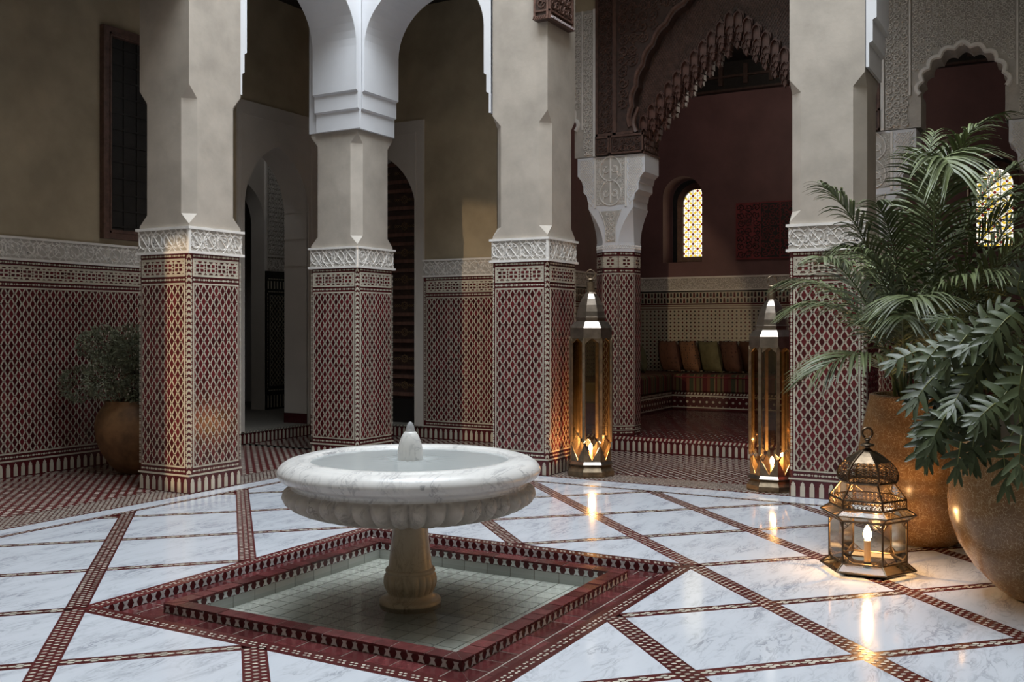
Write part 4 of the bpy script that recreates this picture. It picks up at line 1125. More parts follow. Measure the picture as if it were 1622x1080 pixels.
# leather hanging on the back wall
hang = thing('wall_hanging', (SX-.02, .75, 2.66), 'dark red and black square wall hanging with scrolling pattern on the salon wall', 'wall hanging')
FH = Fr((SX-.005, 1.30, 2.25), -Y, Z); b = MB(); b.rect(FH, 0, 0, 1.0, .80, 0, .03); b.build('panel', M['leather'], hang)
b = MB(); b.rect(FH, .36, .02, .62, .78, .03, .032); b.rect(FH, .64, .02, .98, .78, .03, .032); b.build('black_band', M['blackwood'], hang)
b = MB(); scrolls(b, FH.sub(0, 0, .03), .02, .02, .35, .78, .11, .004, seed=71); b.build('black_scrolls', M['black'], hang)
b = MB(); scrolls(b, FH.sub(0, 0, .032), .37, .03, .97, .77, .10, .004, seed=72); b.build('red_scrolls', M['leather'], hang)
# dark turned bracket on the left salon wall
sb = thing('wall_bracket', (7.75, SYL-.1, 2.3), 'small dark turned bracket on the red wall just right of the slender column', 'bracket')
b = MB()
for k in range(5): b.box((9.0, SYL-.10, 2.12+k*.09), (9.16, SYL-.002, 2.18+k*.09))
b.box((9.03, SYL-.06, 2.10), (9.13, SYL-.002, 2.56)); b.build('turned_rail', M['blackwood'], sb)

# tall dark window on the left gallery wall
wn = thing('wooden_shutter', (2.75, WL-.03, 3.1), 'tall dark carved wooden window frame on the ochre wall behind the nearest left pillar', 'window')
FWn = Fr((2.20, WL, 0), X, Z); b = MB()
for a, c, d, e in ((0, 2.13, .09, 4.14), (1.01, 2.13, 1.10, 4.14), (.09, 2.13, 1.01, 2.22), (.09, 4.05, 1.01, 4.14)): b.rect(FWn, a, c, d, e, 0, .06)
b.build('frame', M['wood'], wn)
b = MB(); b.rect(FWn, .09, 2.22, 1.01, 4.05, 0, .012); b.build('shutter_panel', M['blackwood'], wn)
b = MB()
for i in range(6): b.rect(FWn, .10+i*.155, 2.22, .115+i*.155, 4.05, .012, .022)
for i in range(12): b.rect(FWn, .09, 2.25+i*.155, 1.01, 2.265+i*.155, .012, .024)
b.build('shutter_lattice', M['blackwood'], wn)
b = MB()
for q in ((.065, 2.19, 1.035, 2.205), (.065, 4.065, 1.035, 4.08), (.065, 2.19, .08, 4.08), (1.02, 2.19, 1.035, 4.08)): b.rect(FWn, *q, .06, .07)
b.build('frame_bead', M['wood'], wn)

# ------------------------------------------------------------------ sunken basin
basin = thing('sunken_basin', (0, 0, -.09), 'square sunken basin edged in red tile and black and white inlay round the fountain foot', 'basin')
H1, H2, C1, C0 = 1.112, 1.022, .828, .758       # outer edge, channel wall, curb outer, curb inner
CHZ, FZ, WZ = -.044, -.10, -.078
b = MB()
b.box((-H1, -H1, -.30), (H1, H1, FZ-.008)); b.build('basin_bed', M['darkgrout'], basin)
def sides(): return [Fr((0, 0, 0), (cos(a), sin(a), 0), (-sin(a), cos(a), 0)) for a in (0, pi/2, pi, 3*pi/2)]
SD = [Fr((0, 0, 0), U, V) for U, V in ((X, Y), (Y, -X), (-X, -Y), (-Y, X))]      # v outwards
for F in SD:
    b = MB(); b.prism(F, [(-H2, H2), (H2, H2), (H1, H1), (-H1, H1)], -.30, -.0006); s = b.build('inlay_strip', M['floorred'], basin)
    b = MB(); n = 36
    for k in range(n):
        u = -1.04+2.08*(k+.5)/n
        for a, v in ((-.0105, 1.080), (.0105, 1.080), (.001, 1.058), (.022, 1.058)):
            c = F(u+a, v); hexa(b, c.x, c.y, F.U.xy, .0085, .0056, 0)
    b.build('hexagon_tiles', M['hexcream'], s, kind='stuff')
    b = MB(); b.prism(F, [(-C1, C1), (C1, C1), (H2, H2), (-H2, H2)], -.30, CHZ-.0012); b.build('channel_bed', M['grout'], basin)
    b = MB(); b.prism(F, [(-C0, C0), (C0, C0), (C1, C1), (-C1, C1)], -.30, -.0022); b.build('curb', M['grout'], basin)
    # channel bricks, mitred at the corners
    n = 17
    for r, (va, vb_) in enumerate(((C1+.002, .923), (.929, H2-.002))):
        for k in range(n):
            L = H2; a = -L+2*L*(k+.5*r*.6)/n; c = a+2*L/n
            q = clip(clip([(a+.0032, va+.001), (c-.0032, va+.001), (c-.0032, vb_-.001), (a+.0032, vb_-.001)], 1, -1, -.001), -1, -1, -.001)
            if len(q) > 2:
                bb = MB(); bb.prism(F, q, CHZ-.004, CHZ+random.uniform(.0, .0014)); bb.build('brick', M['brick'], basin)
    n = 19
    for k in range(n):
        L = C1; a = -L+2*L*k/n; c = a+2*L/n
        q = clip(clip([(a+.0025, C0-.006), (c-.0025, C0-.006), (c-.0025, C1+.003), (a+.0025, C1+.003)], 1, -1, -.001), -1, -1, -.001)
        if len(q) > 2:
            bb = MB(); bb.prism(F, q, -.010, random.uniform(-.0006, .0014), True); bb.build('coping_brick', M['brick'], basin)
def axe(b): b.prism(FLAT, [(-.0175, -.0205), (0, -.0165), (.0175, -.0205), (.0075, 0), (.0175, .0205), (0, .0165), (-.0175, .0205), (-.0075, 0)], 0, .002)
AXE = shared('inlay_tile', M['white_tile'], axe)
NA = 30
for i, F in enumerate(SD):
    near = i in (2, 3)          # sides whose outward curb face looks at the camera: -x? decided below
    out = F.V
    facing = out.dot(CAM) > 0
    if facing:   # outer face of the curb
        G = Fr(F(C1, C1, 0) if False else F.o+F.V*C1-F.U*0, -F.U, Z); L = C1
    if facing: faces = [(Fr(F.V*C1, -F.U, Z) if (-F.U).cross(Z).dot(F.V) > 0 else Fr(F.V*C1, F.U, Z), C1, -.022)]
    else:
        def inward(v): return Fr(F.V*v, F.U, Z) if F.U.cross(Z).dot(F.V) < 0 else Fr(F.V*v, -F.U, Z)
        faces = [(inward(H2), H2, -.022), (inward(C0), C0, -.024)]
    for G, L, zc_ in faces:
        b = MB(); b.rect(G, -L, zc_-.021, L, zc_+.021, -.004, .0005); b.build('inlay_ground', M['redground'], basin)
        n = round(2*L/.0553)
        for k in range(n): piece('inlay_tile', AXE, G.sub(-L+2*L*(k+.5)/n, zc_, .0005), basin)
# inner wall of grey tile, floor tiles, water
for F in SD:
    b = MB()
    G = Fr(F.V*C0, F.U, Z) if F.U.cross(Z).dot(F.V) < 0 else Fr(F.V*C0, -F.U, Z)
    for k in range(10):
        a = -C0+2*C0*k/10; b.rect(G, a+.002, -.105, a+2*C0/10-.002, -.046, 0, .003)
    b.build('wall_tiles', mat('grey basin tile', (.34, .35, .33), .3, rnd=.15), basin)
NT = 15; s = 2*C0/NT
FT_ = shared('floor_tile', M['white_tile'], lambda b: b.rect(FLAT, -s/2+.0028, -s/2+.0028, s/2-.0028, s/2-.0028, 0, .006))
for i in range(NT):
    for j in range(NT):
        o = piece('floor_tile', FT_, Fr((-C0+(i+.5)*s, -C0+(j+.5)*s, FZ-.007), X, Y), basin)
b = MB(); b.flat(FLAT, [(-C0+.004, -C0+.004), (C0-.004, -C0+.004), (C0-.004, C0-.004), (-C0+.004, C0-.004)], WZ); b.build('water', M['water'], basin)

# ------------------------------------------------------------------ fountain
fo = thing('fountain', (0, 0, FZ), 'white marble pedestal fountain with a gadrooned bowl in the middle of the court', 'fountain')
bowl = MB(); S = 42*8
b = MB()
b.lathe([(.0, .575), (.30, .580), (.44, .592), (.487, .618), (.497, .640), (.505, .645), (.560, .647), (.566, .641), (.572, .640), (.590, .639), (.615, .632), (.636, .618), (.650, .600), (.655, .585), (.650, .568), (.636, .553), (.620, .546), (.604, .544), (.597, .538), (.585, .533), (.578, .527), (.580, .518), (.588, .512)], 128)
b.build('bowl_rim', M['statuary'], fo, smooth='full')
b = MB(); gp = [(.588, .512, 0), (.590, .509, .004), (.602, .503, .030), (.614, .488, .048), (.618, .466, .054), (.610, .445, .054), (.588, .424, .050), (.552, .404, .042), (.500, .386, .032), (.44, .371, .022), (.36, .356, .013), (.26, .341, .005), (.17, .330, .001), (.105, .318, 0), (.088, .31, 0)]
R = []
for r, z, am in gp:
    ring = []
    for j in range(S):
        a = 2*pi*j/S; l = abs(sin(21*a)); ring.append(((r+am*(l**.75-.75))*cos(a), (r+am*(l**.75-.75))*sin(a), z-(.012*(1-l) if z < .5 else .0)*min(1, am*40)*-1))
    R.append(ring)
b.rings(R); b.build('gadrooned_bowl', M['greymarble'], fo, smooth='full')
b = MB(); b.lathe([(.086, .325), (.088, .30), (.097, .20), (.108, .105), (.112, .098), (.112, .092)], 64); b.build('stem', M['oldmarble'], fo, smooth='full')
b = MB(); fl = lambda r, z, a: r*(1+.05*(abs(sin(10*a))**.6-.6)) if -.03 < z < .065 else r
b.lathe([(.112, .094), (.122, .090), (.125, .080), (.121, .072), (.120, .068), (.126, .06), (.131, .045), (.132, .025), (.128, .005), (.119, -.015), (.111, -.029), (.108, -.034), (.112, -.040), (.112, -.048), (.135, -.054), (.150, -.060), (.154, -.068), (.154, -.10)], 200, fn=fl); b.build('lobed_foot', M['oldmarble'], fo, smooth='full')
b = MB(); b.lathe([(.055, .585), (.062, .60), (.064, .640), (.062, .680), (.055, .718), (.044, .748), (.032, .768), (.020, .778), (.0, .782)], 40); b.build('jet_bud', M['statuary'], fo, smooth='full')
b = MB(); b.lathe([(.026, .770), (.022, .79), (.018, .805), (.010, .818), (0, .824)], 20); b.build('water_spout', M['spray'], fo, smooth='full')
b = MB(); R = []
for r in (.063, .10, .16, .24, .33, .42, .492):
    R.append([(r*cos(2*pi*j/72), r*sin(2*pi*j/72), .634+.0016*sin(9*2*pi*j/72*2+r*40)*(1-r)+.002*cos(r*70)) for j in range(72)])
b.rings(R[::-1]); b.build('bowl_water', M['foam'], fo, smooth='full')

# ------------------------------------------------------------------ tall lanterns
def tall_lantern(x, y, s, rot, label, power):
    t = thing('tall_lantern', (x, y, 0), label, 'lantern', 'tall floor lanterns flanking the salon bay')
    P = lambda pr: [(r*s, z*s) for r, z in pr]
    c = (x, y, 0); N8 = 8
    b = MB(); b.lathe(P([(.205, .0), (.208, .015), (.205, .045), (.182, .078), (.176, .088), (.190, .094), (.198, .104)]), N8, c, rot, cap0=True); b.build('base', M['brass'], t)
    b = MB(); b.lathe(P([(.198, .104), (.178, .128), (.160, .130)]), N8, c, rot, cap1=True); b.build('base_ledge', M['pewter'], t)
    R = .178
    # eight posts with pointed ends, smoked panes between, pointed metal flaps at the bottom
    for k in range(8):
        a = rot+2*pi*k/8; px, py = x+R*s*cos(a), y+R*s*sin(a); F = Fr((px, py, 0), (-sin(a), cos(a), 0), Z)
        b = MB(); q = [(-.012, .30), (0, .285), (.012, .30), (.012, 1.135), (0, 1.165), (-.012, 1.135)]
        b.prism(F, [(u*s, v*s) for u, v in q], -.008*s, .012*s, True); b.build('post', M['brass'], t)
        a2 = a+pi/8; ap = R*cos(pi/8)*s; F = Fr((x+ap*cos(a2), y+ap*sin(a2), 0), (-sin(a2), cos(a2), 0), Z); hw = R*sin(pi/8)*s
        b = MB(); b.flat(F, [(-hw, .265*s), (0, .145*s), (hw, .265*s), (hw, 1.15*s), (-hw, 1.15*s)], 0); b.build('pane', M['smoke'], t)
        for q in ([(-hw, .128), (0, .128), (0, .14), (-hw, .265)], [(0, .128), (hw, .128), (hw, .265), (0, .14)], [(-hw, 1.165), (-hw, 1.10), (0, 1.155)], [(hw, 1.165), (0, 1.155), (hw, 1.10)]):
            b = MB(); b.prism(F, [(u, v*s) for u, v in q], -.003, .002, True); b.build('corner_flap', M['brass'], t)
    b = MB(); b.lathe(P([(.186, 1.150), (.186, 1.235)]), N8, c, rot); b.lathe(P([(.186, 1.235), (.189, 1.238), (.148, 1.290), (.128, 1.292), (.128, 1.318), (.138, 1.320), (.138, 1.327)]), N8, c, rot); b.lathe(P([(.0, 1.152), (.186, 1.150)]), N8, c, rot); b.build('collar', M['pewter'], t)
    b = MB(); b.lathe(P([(.138, 1.327), (.126, 1.331), (.120, 1.375), (.104, 1.43), (.080, 1.485), (.052, 1.525), (.033, 1.54)]), N8, c, rot); b.build('dome', M['pewter'], t)
    b = MB(); b.lathe(P([(.033, 1.535), (.033, 1.625), (.0, 1.627)]), 16, c); b.lathe(P([(.016, 1.625), (.016, 1.64), (.036, 1.645), (.030, 1.652), (0, 1.655)]), 16, c); b.build('finial', M['brass'], t, smooth=True)
    b = MB(); b.tube([(x+(.038*cos(q))*s*RT.x, y+(.038*cos(q))*s*RT.y, (1.69+.038*sin(q))*s) for q in [2*pi*k/20 for k in range(20)]], .004*s, 6, closed=True); b.build('ring', M['brass'], t, smooth=True)
    b = MB(); b.lathe([(.016, .13*s), (.016, .20*s)], 12, c, cap1=True); b.build('candle', M['candle'], t)
    b = MB(); b.lathe([(.008, .20*s), (.017, .215*s), (.019, .233*s), (.012, .255*s), (.0, .27*s)], 12, c); b.build('bulb', M['bulb'], t, smooth='full')
    point('lamp_light', (x-.05, y-.04, .235*s), power, r=.02)
    return t
tall_lantern(3.88, .80, 1.04, radians(29.3+22.5+180), 'tall octagonal brass lantern with smoked glass standing against the middle pillar', 14)
tall_lantern(3.86, -.80, .985, radians(29.3+180), 'tall octagonal brass lantern with smoked glass beside the palm side pillar', 14)

# ------------------------------------------------------------------ small lantern
def small_lantern(x, y, label):
    t = thing('glass_lantern', (x, y, 0), label, 'lantern'); c = (x, y, 0)
    # six corners; rot puts two corners at -38 and +22 degrees from the camera side
    to = atan2(CAM.y-y, CAM.x-x); rot = to+radians(22)
    K = lambda r, z, k: Vector((x+r*cos(rot+k*pi/3), y+r*sin(rot+k*pi/3), z))
    m_b = M['bronze']
    def bars(name, rz0, rz1, rad=.0045, verts=True, lo=True, hi=True):
        b = MB()
        for k in range(6):
            if verts: b.tube([K(*rz0, k), K(*rz1, k)], rad, 5)
            if lo: b.tube([K(*rz0, k), K(*rz0, k+1)], rad, 5)
            if hi: b.tube([K(*rz1, k), K(*rz1, k+1)], rad, 5)
        return b.build(name, m_b, t)
    def panes(rz0, rz1, name='pane'):
        for k in range(6):
            b = MB(); b.poly([K(*rz0, k), K(*rz0, k+1), K(*rz1, k+1), K(*rz1, k)]); b.build(name, M['glass'], t)
    # feet and base skirt
    for k in range(6):
        b = MB(); b.tube([K(.165, .0, k), K(.178, .02, k)], [.005, .009], 5); b.build('foot', m_b, t)
    b = MB(); R_ = [[K(.188, .012, k) for k in range(6)], [K(.188, .018, k) for k in range(6)]]; b.rings(R_, True, True); b.build('base_plate', m_b, t)
    bars('skirt_frame', (.243, .030), (.192, .070)); panes((.243, .030), (.192, .070), 'skirt_pane')
    bars('under_frame', (.188, .015), (.243, .030), .004, True, False, False); panes((.188, .015), (.243, .030), 'skirt_pane')
    bars('cage', (.196, .070), (.196, .288), .0055); panes((.196, .070), (.196, .288))
    bars('eave_frame', (.200, .286), (.243, .318), .0045); panes((.200, .286), (.243, .318), 'eave_pane')
    bars('eave_top', (.243, .318), (.194, .348), .0045, True, False, True); panes((.243, .318), (.194, .348), 'eave_pane')
    bars('drum_frame', (.194, .350), (.194, .396), .005)
    bars('shoulder_frame', (.194, .396), (.132, .478), .005); panes((.194, .396), (.132, .478), 'shoulder_pane')
    # filigree on the drum, the dome and the corners
    def fili(b, p0, p1, p2, p3, nu, nv):
        for i in range(nu):
            for j in range(nv):
                def Q(u, v): return (p0*(1-u)+p1*u)*(1-v)+(p3*(1-u)+p2*u)*v
                u0, u1, v0, v1 = i/nu, (i+1)/nu, j/nv, (j+1)/nv; um, vm = (u0+u1)/2, (v0+v1)/2
                b.tube([Q(u0, v0), Q(um, vm+.25*(v1-v0)), Q(u1, v1)], .0017, 3, cap=False); b.tube([Q(u0, v1), Q(um, vm-.25*(v1-v0)), Q(u1, v0)], .0017, 3, cap=False)
                b.tube([Q(um+.3*(u1-u0)*cos(q*pi/3), vm+.3*(v1-v0)*sin(q*pi/3)) for q in range(6)], .0015, 3, closed=True)
    b = MB()
    for k in range(6): fili(b, K(.194, .352, k), K(.194, .352, k+1), K(.194, .394, k+1), K(.194, .394, k), 9, 2)
    b.build('drum_filigree', m_b, t)
    for k in range(6):
        for z, dz in ((.072, .035), (.286, -.04)):
            for e, d in ((k, 1), (k+1, -1)):
                A = K(.196, z, e); Bv = K(.196, z, e+d); wv = (Bv-A)*.26; hv = Vector((0, 0, dz)); b = MB()
                b.tube([A+wv, A+wv*.62+hv*.35, A+wv*.40+hv*.7, A+hv*1.1], .0026, 4)
                b.tube([A+wv*.1, A+wv*.5+hv*.1, A+wv*.45+hv*.45, A+wv*.1+hv*.75], .002, 3); b.tube([A, A+wv*.48+hv*.5], .002, 3)
                b.tube([A+wv*.25+hv*.25+(wv*.13*cos(q*pi/3)+hv*.16*sin(q*pi/3)) for q in range(6)], .002, 3, closed=True)
                b.build('corner_filigree', m_b, t)
    for k in range(6):
        for e, d in ((k, 1), (k+1, -1)):
            A = K(.194, .398, e); wv = (K(.194, .398, e+d)-A)*.26; hv = (K(.132, .478, e)-A)*.42; b = MB()
            b.tube([A+wv, A+wv*.6+hv*.4, A+hv], .0024, 4); b.tube([A, A+wv*.5+hv*.4], .002, 3); b.build('corner_filigree', m_b, t)
    dome = [(.140, .480), (.152, .497), (.154, .522), (.143, .552), (.115, .585), (.075, .615), (.036, .640)]
    b = MB()
    for k in range(6): b.tube([K(r, z, k) for r, z in dome], .006, 5)
    for k in range(6): b.tube([K(*dome[0], k), K(*dome[0], k+1)], .008, 5)
    b.build('dome_ribs', m_b, t)
    b = MB()
    for k in range(6):
        for i in range(4):
            (r0, z0), (r1, z1) = dome[i], dome[i+1]; fili(b, K(r0, z0, k), K(r0, z0, k+1), K(r1, z1, k+1), K(r1, z1, k), 5-i//2, 2)
    b.build('dome_filigree', m_b, t)
    b = MB(); b.rings([[K(r, z, k) for k in range(6)] for r, z in dome[4:]], False, True); b.build('dome_cap', m_b, t)
    b = MB(); b.lathe([(.034, .638), (.020, .648), (.012, .655), (.014, .662), (.034, .668), (.037, .673), (.030, .678), (.010, .684), (.011, .695), (.018, .700), (.012, .706), (0, .709)], 20, c); b.build('finial', m_b, t, smooth=True)
    b = MB(); b.tube([Vector((x, y, .735))+RT*(.027*cos(q))+Z*(.027*sin(q)) for q in [radians(-60+300*k/18) for k in range(19)]], .0065, 6); b.build('ring', m_b, t, smooth=True)
    b = MB(); b.tube([K(.197, .135, -.98)+Vector((0, 0, .0)), K(.206, .145, -.98), K(.204, .13, -.98)], .003, 5); b.build('door_hook', m_b, t)
    b = MB(); b.lathe([(.020, .018), (.020, .052)], 16, c, cap1=True); b.build('lamp_socket', M['iron'], t)
    b = MB(); b.lathe([(.0175, .052), (.0175, .165)], 16, c, cap1=True); b.build('candle', M['candle'], t)
    b = MB(); b.lathe([(.009, .165), (.019, .182), (.022, .200), (.017, .222), (.006, .242), (.0, .248)], 16, c); b.build('bulb', M['bulb'], t, smooth='full')
    point('lamp_light', (x, y, .268), 15, r=.015)
    return t
small_lantern(1.427, -1.948, 'small hexagonal glass lantern with pierced dome standing on the marble floor by the big pots')

# ------------------------------------------------------------------ pots and plants
def pot_profile(s, pr): return [(r*s, z*s) for r, z in pr]
def plant(name, loc, label, cat, group=None): return thing(name, loc, label, cat, group)
pp = (2.36, -2.10); ph_ = (1.275, -2.775)
palm = plant('potted_palm', (*pp, 0), 'tall feathery palm in a pale ochre glazed pot behind the small lantern', 'potted plant')
b = MB(); b.lathe([(.18, 0), (.205, .008), (.27, .06), (.335, .15), (.375, .26), (.385, .36), (.372, .50), (.345, .66), (.315, .80), (.300, .862), (.300, .885), (.285, .892), (.268, .885), (.268, .80)], 64, (*pp, 0), cap0=True); b.build('pot', M['pot'], palm, smooth='full')
b = MB(); b.lathe([(.0, .83), (.272, .82)], 32, (*pp, 0)); b.build('soil', M['soil'], palm)
phil = plant('potted_philodendron', (*ph_, 0), 'split leaf philodendron in a big brown crackle glazed pot at the right edge', 'potted plant')
b = MB(); b.lathe([(.13, 0), (.15, .006), (.21, .05), (.30, .14), (.37, .25), (.412, .37), (.420, .46), (.408, .58), (.385, .72), (.368, .84), (.360, .895), (.352, .91), (.335, .905), (.330, .82)], 72, (*ph_, 0), cap0=True); b.build('pot', M['potdrip'], phil, smooth='full')
b = MB(); b.lathe([(.0, .85), (.335, .84)], 32, (*ph_, 0)); b.build('soil', M['soil'], phil)

def bez(p0, p1, p2, n): return [p0*(1-t)**2+p1*2*t*(1-t)+p2*t*t for t in [k/n for k in range(n+1)]]
def frond(parent, base, mid, tip, nl=42, ll=.34, wd=.0145, seed=0, droop=.55):
    rnd = random.Random(seed); path = bez(Vector(base), Vector(mid), Vector(tip), 24); b = MB()
    b.tube(path, [.008*(1-.8*k/24)+.0012 for k in range(25)], 4)
    for k in range(nl):
        t = .22+.78*(k+.5)/nl; f = t*24; i = min(23, int(f)); p = path[i].lerp(path[i+1], f-i); d = (path[i+1]-path[i]).normalized()
        side = d.cross(Z); side = side.normalized() if side.length > .05 else RT.copy(); up = side.cross(d).normalized()
        L = rnd.uniform(1.25, 1.5)*ll*(.5+.5*sin(pi*min(1, (t-.15)/.85)**.75))*(1 if t < .9 else .8)
        for s in (-1, 1):
            dir_ = (side*s*(.9-.3*t)+d*(.62+.5*t)+up*.25+Vector((rnd.uniform(-.16, .16), rnd.uniform(-.16, .16), rnd.uniform(-.12, .12)))).normalized()
            nrm = dir_.cross(d); nrm = nrm.normalized() if nrm.length > .01 else up
            wv = nrm.cross(dir_).normalized(); v0 = len(b.v); n = 5
            for q in range(n+1):
                x = q/n; c = p+dir_*(L*x)-Z*(droop*L*x*x); h = wd/2*(1.0 if 0 < q < n-1 else (.55 if q == 0 else (.7 if q == n-1 else .04)))
                b.v += [tuple(c-wv*h), tuple(c+nrm*(-.0025)), tuple(c+wv*h)]
            for q in range(n):
                a = v0+3*q; b.f.append((a, a+1, a+4, a+3)); b.f.append((a+1, a+2, a+5, a+4))
    return b.build('frond', M['palm'], parent, smooth='full')
def pix(px, py, depth):     # a point at a distance along the view axis (placed once, in world units)
    return CAM+FW*depth+RT*((px-811)*depth/1590)+Z*((517-py)*depth/1590)
base0 = Vector((*pp, .84))
FR = [  # where each frond bends and ends: (mid offset, tip offset) from the crown: right, towards the room, up
    ((-.12, -.02, 1.80), (-.20, -.62, 1.30), .40), ((.05, .05, 1.60), (.66, .10, 1.78), .30), ((-.05, .15, 1.35), (.25, .55, 1.72), .30), ((-.02, -.05, 1.25), (.05, -.45, 1.55), .34), ((.15, .0, 1.3), (.95, -.15, 1.35), .34),
    ((-.32, -.10, .95), (-.66, -.15, .92), .26), ((-.28, .05, .70), (-.64, .20, .58), .30), ((.30, .0, .95), (.95, -.05, 1.05), .30),
    ((.25, -.2, .75), (.85, -.45, .70), .34), ((.05, -.30, .80), (.25, -.85, .75), .36), ((-.15, -.30, .70), (-.45, -.70, .60), .34),
    ((.35, .20, .80), (1.05, .30, .80), .32), ((.0, .30, 1.0), (-.15, .80, .95), .30), ((.20, .05, 1.15), (.75, .0, 1.28), .30),
    ((-.20, .20, .80), (-.55, .50, .75), .30), ((.40, -.1, .55), (1.0, -.25, .40), .32), ((.15, -.35, .55), (.50, -.75, .35), .34),
    ((-.20, -.25, .45), (-.62, -.40, .22), .32), ((.05, .05, 1.0), (.35, -.35, 1.20), .32), ((-.08, .0, 1.05), (-.35, -.35, 1.18), .30), ((.5, .1, .7), (1.25, .15, .55), .34),
    ((.3, -.05, .9), (.75, -.35, .98), .32), ((-.25, -.1, .8), (-.62, -.45, .85), .30), ((.1, -.25, .9), (.38, -.65, 1.0), .32), ((.45, .1, 1.0), (1.15, .05, 1.15), .32), ((-.1, -.2, .65), (-.28, -.70, .5), .32), ((.2, -.2, .95), (.6, -.5, .7), .32), ((.25, .1, 1.3), (.9, .2, 1.55), .30), ((-.3, .0, 1.1), (-.62, -.1, 1.28), .26), ((.6, -.1, .8), (1.3, -.3, .9), .32)]
for k, (mo, to_, ll) in enumerate(FR):
    ang = k*2.4; b0 = base0+RT*(.12*cos(ang))+FW*(.12*sin(ang))
    conv = lambda o: b0+RT*o[0]+FW*o[1]+Z*o[2]
    frond(palm, b0, conv(mo), conv(to_), seed=100+k, ll=ll)
for k in range(9):
    ang = k*.7; b = MB(); q = base0+RT*(.14*cos(ang))+FW*(.14*sin(ang)); b.tube([q-Z*.03, q+Z*.35+RT*(.05*cos(ang))+FW*(.05*sin(ang))], [.012, .006], 6); b.build('cane', M['stem'], palm)

def split_leaf(parent, pet0, pos, fwd, up, L, seed):
    """deeply lobed blade with its stalk; fwd runs to the tip, up is the blade's upper side"""
    rnd = random.Random(seed); fwd = Vector(fwd).normalized(); side = fwd.cross(Vector(up)).normalized(); up = side.cross(fwd).normalized(); pos = Vector(pos)
    b = MB()
    def P(u, v, w_): # u across, v along, with droop and cupping
        return pos+side*u*L+fwd*(v*L)+up*(w_*L)-Z*(.22*v*v*L*max(0, 1))-up*(abs(u)**1.6*.55*L)
    nlobe = 5
    for s in (-1, 1):
        mids = []
        for i in range(nlobe+1):
            t = i/nlobe; mids.append(-.20+1.02*t)
        for i in range(nlobe):
            t = (i+.5)/nlobe; ang = radians(124-94*t)+rnd.uniform(-.14, .14); ln = (.30+.20*sin(pi*(.12+.76*t)))*rnd.uniform(.9, 1.1)
            d = (sin(ang)*s, cos(ang)); e = (-d[1]*s, d[0]*s); c0 = (mids[i]+mids[i+1])/2; hw = .066*(1-.25*t)
            v0 = len(b.v); n = 5
            prof = (1.0, 1.5, 1.18, 1.1, .82, .10); xs = (0, .34, .5, .7, .88, 1)
            for q in range(n+1):
                x = xs[q]; u = d[0]*ln*x; v = c0+d[1]*ln*x+.05*x*x; ww = hw*prof[q]*(1.15 if q == 0 else 1)
                if q == 0: l_, r_ = (0, mids[i]), (0, mids[i+1])
                else: l_, r_ = (u+e[0]*ww*(-1), v+e[1]*ww*(-1)), (u+e[0]*ww, v+e[1]*ww)
                b.v += [tuple(P(l_[0], l_[1], .01)), tuple(P(u, v, -.012 if q else 0)), tuple(P(r_[0], r_[1], .01))]
            for q in range(n):
                a = v0+3*q
                for f in ((a, a+1, a+4, a+3), (a+1, a+2, a+5, a+4)): b.f.append(f if s > 0 else f[::-1])
    v0 = len(b.v)                              # the lobe at the tip
    for x, hw in ((.70, .07), (.84, .075), (.96, .06), (1.06, .035), (1.12, .003)): b.v += [tuple(P(-hw, x, .01)), tuple(P(0, x, 0)), tuple(P(hw, x, .01))]
    for q in range(4):
        a = v0+3*q; b.f += [(a+3, a+4, a+1, a), (a+4, a+5, a+2, a+1)]
    leaf = b.build('leaf', M['leaf'], parent, smooth='full')
    b = MB(); p0 = Vector(pet0); m_ = (p0+pos)/2+Z*(.10+.1*rnd.random()); b.tube(bez(p0, m_, pos, 10)+[P(0, .2, .004), P(0, .6, .004)], [.0075]*8+[.005, .004, .004, .003, .0015], 5); b.build('leaf_stalk', M['stem'], leaf, smooth='full')
crown = Vector((*ph_, .86))
LV = [  # pixel the blade base sits at, distance, direction of the tip on the picture (right, up, towards room), size
    (1478, 598, 4.55, (-.75, -.75, -.3), .27), (1476, 612, 4.6, (-.85, -.45, -.3), .25), (1500, 655, 4.45, (-.55, -.85, -.2), .28), (1545, 668, 4.40, (-.25, -1, -.2), .27),
    (1570, 560, 4.5, (-.65, -.75, -.35), .33), (1595, 620, 4.35, (-.5, -.85, -.3), .32), (1490, 545, 4.6, (-.85, -.5, -.2), .26), (1456, 556, 4.65, (-.9, -.35, -.1), .24),
    (1600, 500, 4.5, (-.7, -.6, -.3), .30), (1618, 690, 4.2, (-.45, -.85, -.3), .26), (1588, 712, 4.25, (-.2, -1, -.25), .22), (1498, 648, 4.55, (-.9, -.6, -.1), .22),
    (1530, 610, 4.5, (-.3, -.95, -.35), .28), (1620, 580, 4.35, (-.2, -.95, -.4), .30), (1555, 508, 4.65, (.2, .5, -.4), .26), (1612, 455, 4.6, (-.3, .55, -.3), .26),
    (1640, 640, 4.3, (.1, -1, -.3), .30), (1522, 700, 4.35, (-.35, -1, -.1), .22), (1575, 640, 4.3, (-.8, -.5, -.4), .25),
    (1480, 690, 4.45, (-.6, -.9, -.1), .22), (1660, 520, 4.5, (.3, -.5, -.4), .3), (1650, 700, 4.2, (.3, -.9, -.3), .28), (1540, 580, 4.7, (-.9, -.2, .1), .25)]
for k, (px, py, dp, (r, u, f), L) in enumerate(LV):
    d = RT*r+Z*u+FW*f; up = (Z*.75-FW*.75+RT*random.uniform(-.25, .25))
    ang = k*2.4; split_leaf(phil, crown+RT*(.10*cos(ang))+FW*(.10*sin(ang)), pix(px, py, dp), d+RT*random.uniform(-.25, .25)+Z*random.uniform(-.15, .2), up+RT*random.uniform(-.3, .3), L*random.uniform(.60, .76), 300+k)
rl = random.Random(77)
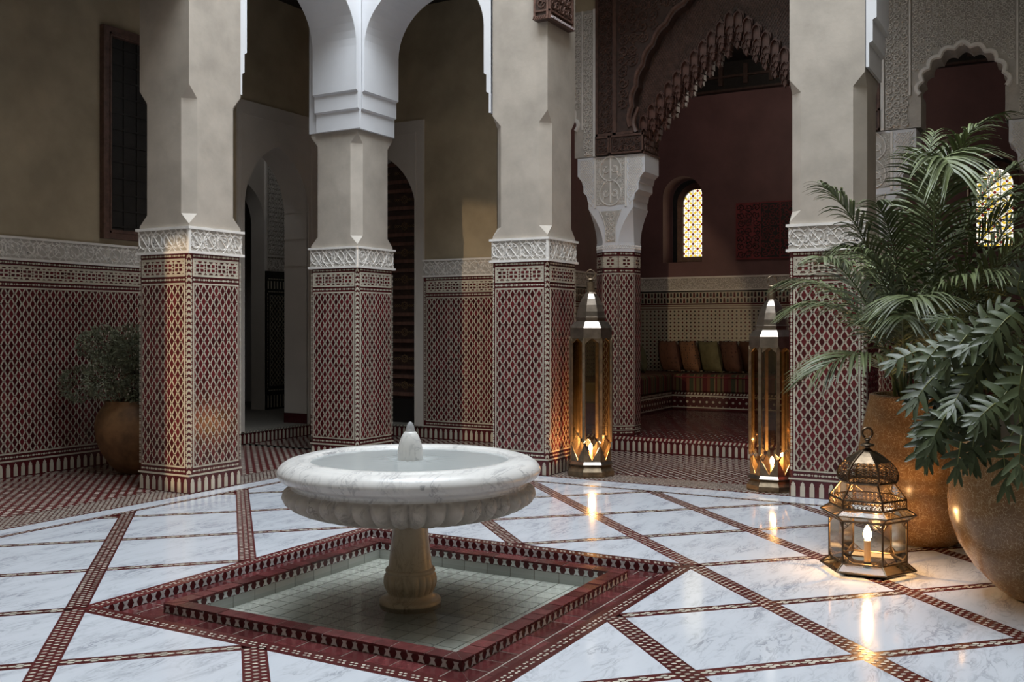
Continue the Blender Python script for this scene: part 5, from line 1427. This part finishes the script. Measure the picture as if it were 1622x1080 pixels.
for k in range(30):       # more of the same, filling the mass over the rim
    a, rr = rl.uniform(1.75, 4.1), rl.uniform(.45, 1.0); px, py = 1640+235*rr*cos(a)*1.02, 610-150*rr*sin(a)+20*rr
    if (py > 690 and px < 1520) or (px < 1470 and py > 560): continue
    d = RT*(-.75*rr+rl.uniform(-.35, .45))+Z*(rl.uniform(-1, .0) if py > 520 else rl.uniform(-.3, .6))-FW*rl.uniform(0, .4)
    ang = k*2.1; split_leaf(phil, crown+RT*(.12*cos(ang))+FW*(.12*sin(ang)), pix(px, py, rl.uniform(4.45, 5.0)), d, Z*.8-FW*.6+RT*rl.uniform(-.4, .4), rl.uniform(.15, .22), 400+k)

# dense little shrub behind the left pillar
sp = (2.04, 4.42)
sh = plant('potted_shrub', (*sp, 0), 'grey green bushy shrub in a round brown pot, half behind the nearest pillar', 'potted plant')
b = MB(); b.lathe([(.13, 0), (.15, .005), (.22, .08), (.29, .19), (.335, .31), (.345, .42), (.325, .52), (.28, .59), (.255, .615), (.265, .64), (.245, .645), (.235, .60)], 48, (*sp, 0), cap0=True); b.build('pot', M['terracotta'], sh, smooth='full')
b = MB(); b.lathe([(0, .60), (.24, .59)], 24, (*sp, 0)); b.build('soil', M['soil'], sh)
b = MB(); rnd = random.Random(5); lf = MB()
def rv(): 
    while True:
        v = Vector((rnd.uniform(-1, 1), rnd.uniform(-1, 1), rnd.uniform(-1, 1)))
        if .05 < v.length < 1: return v.normalized()
blobs = [(Vector((*sp, .92)), .30)]
for k in range(24):
    d = rv(); d.z = d.z*.9+.12; q = RT*(d.x*.60)+FW*(d.y*.28); blobs.append((Vector((*sp, .90))+Vector((q.x, q.y, d.z*.30)), rnd.uniform(.11, .19)))
for c, r in blobs[1:]: b.tube(bez(Vector((*sp, .6)), Vector((*sp, .8)), c, 8), [.010-.0009*k for k in range(9)], 5)
b.build('branches', M['bark'], sh)
for c, r in blobs:
    for k in range(int(4600*r*r/.04/3)):
        d = rv(); p = c+d*r*(.72+.33*rnd.random()); o = (d+rv()*.7).normalized(); q = o.cross(rv())
        if q.length < .1: continue
        q.normalize(); L = rnd.uniform(.022, .036); w_ = L*.24; n_ = o.cross(q)
        b0 = len(lf.v); lf.v += [tuple(p), tuple(p+o*L*.5+q*w_), tuple(p+o*L+n_*L*.12), tuple(p+o*L*.5-q*w_)]; lf.f.append((b0, b0+1, b0+2, b0+3))
lf.build('leaves', M['shrub'], sh, kind='stuff')
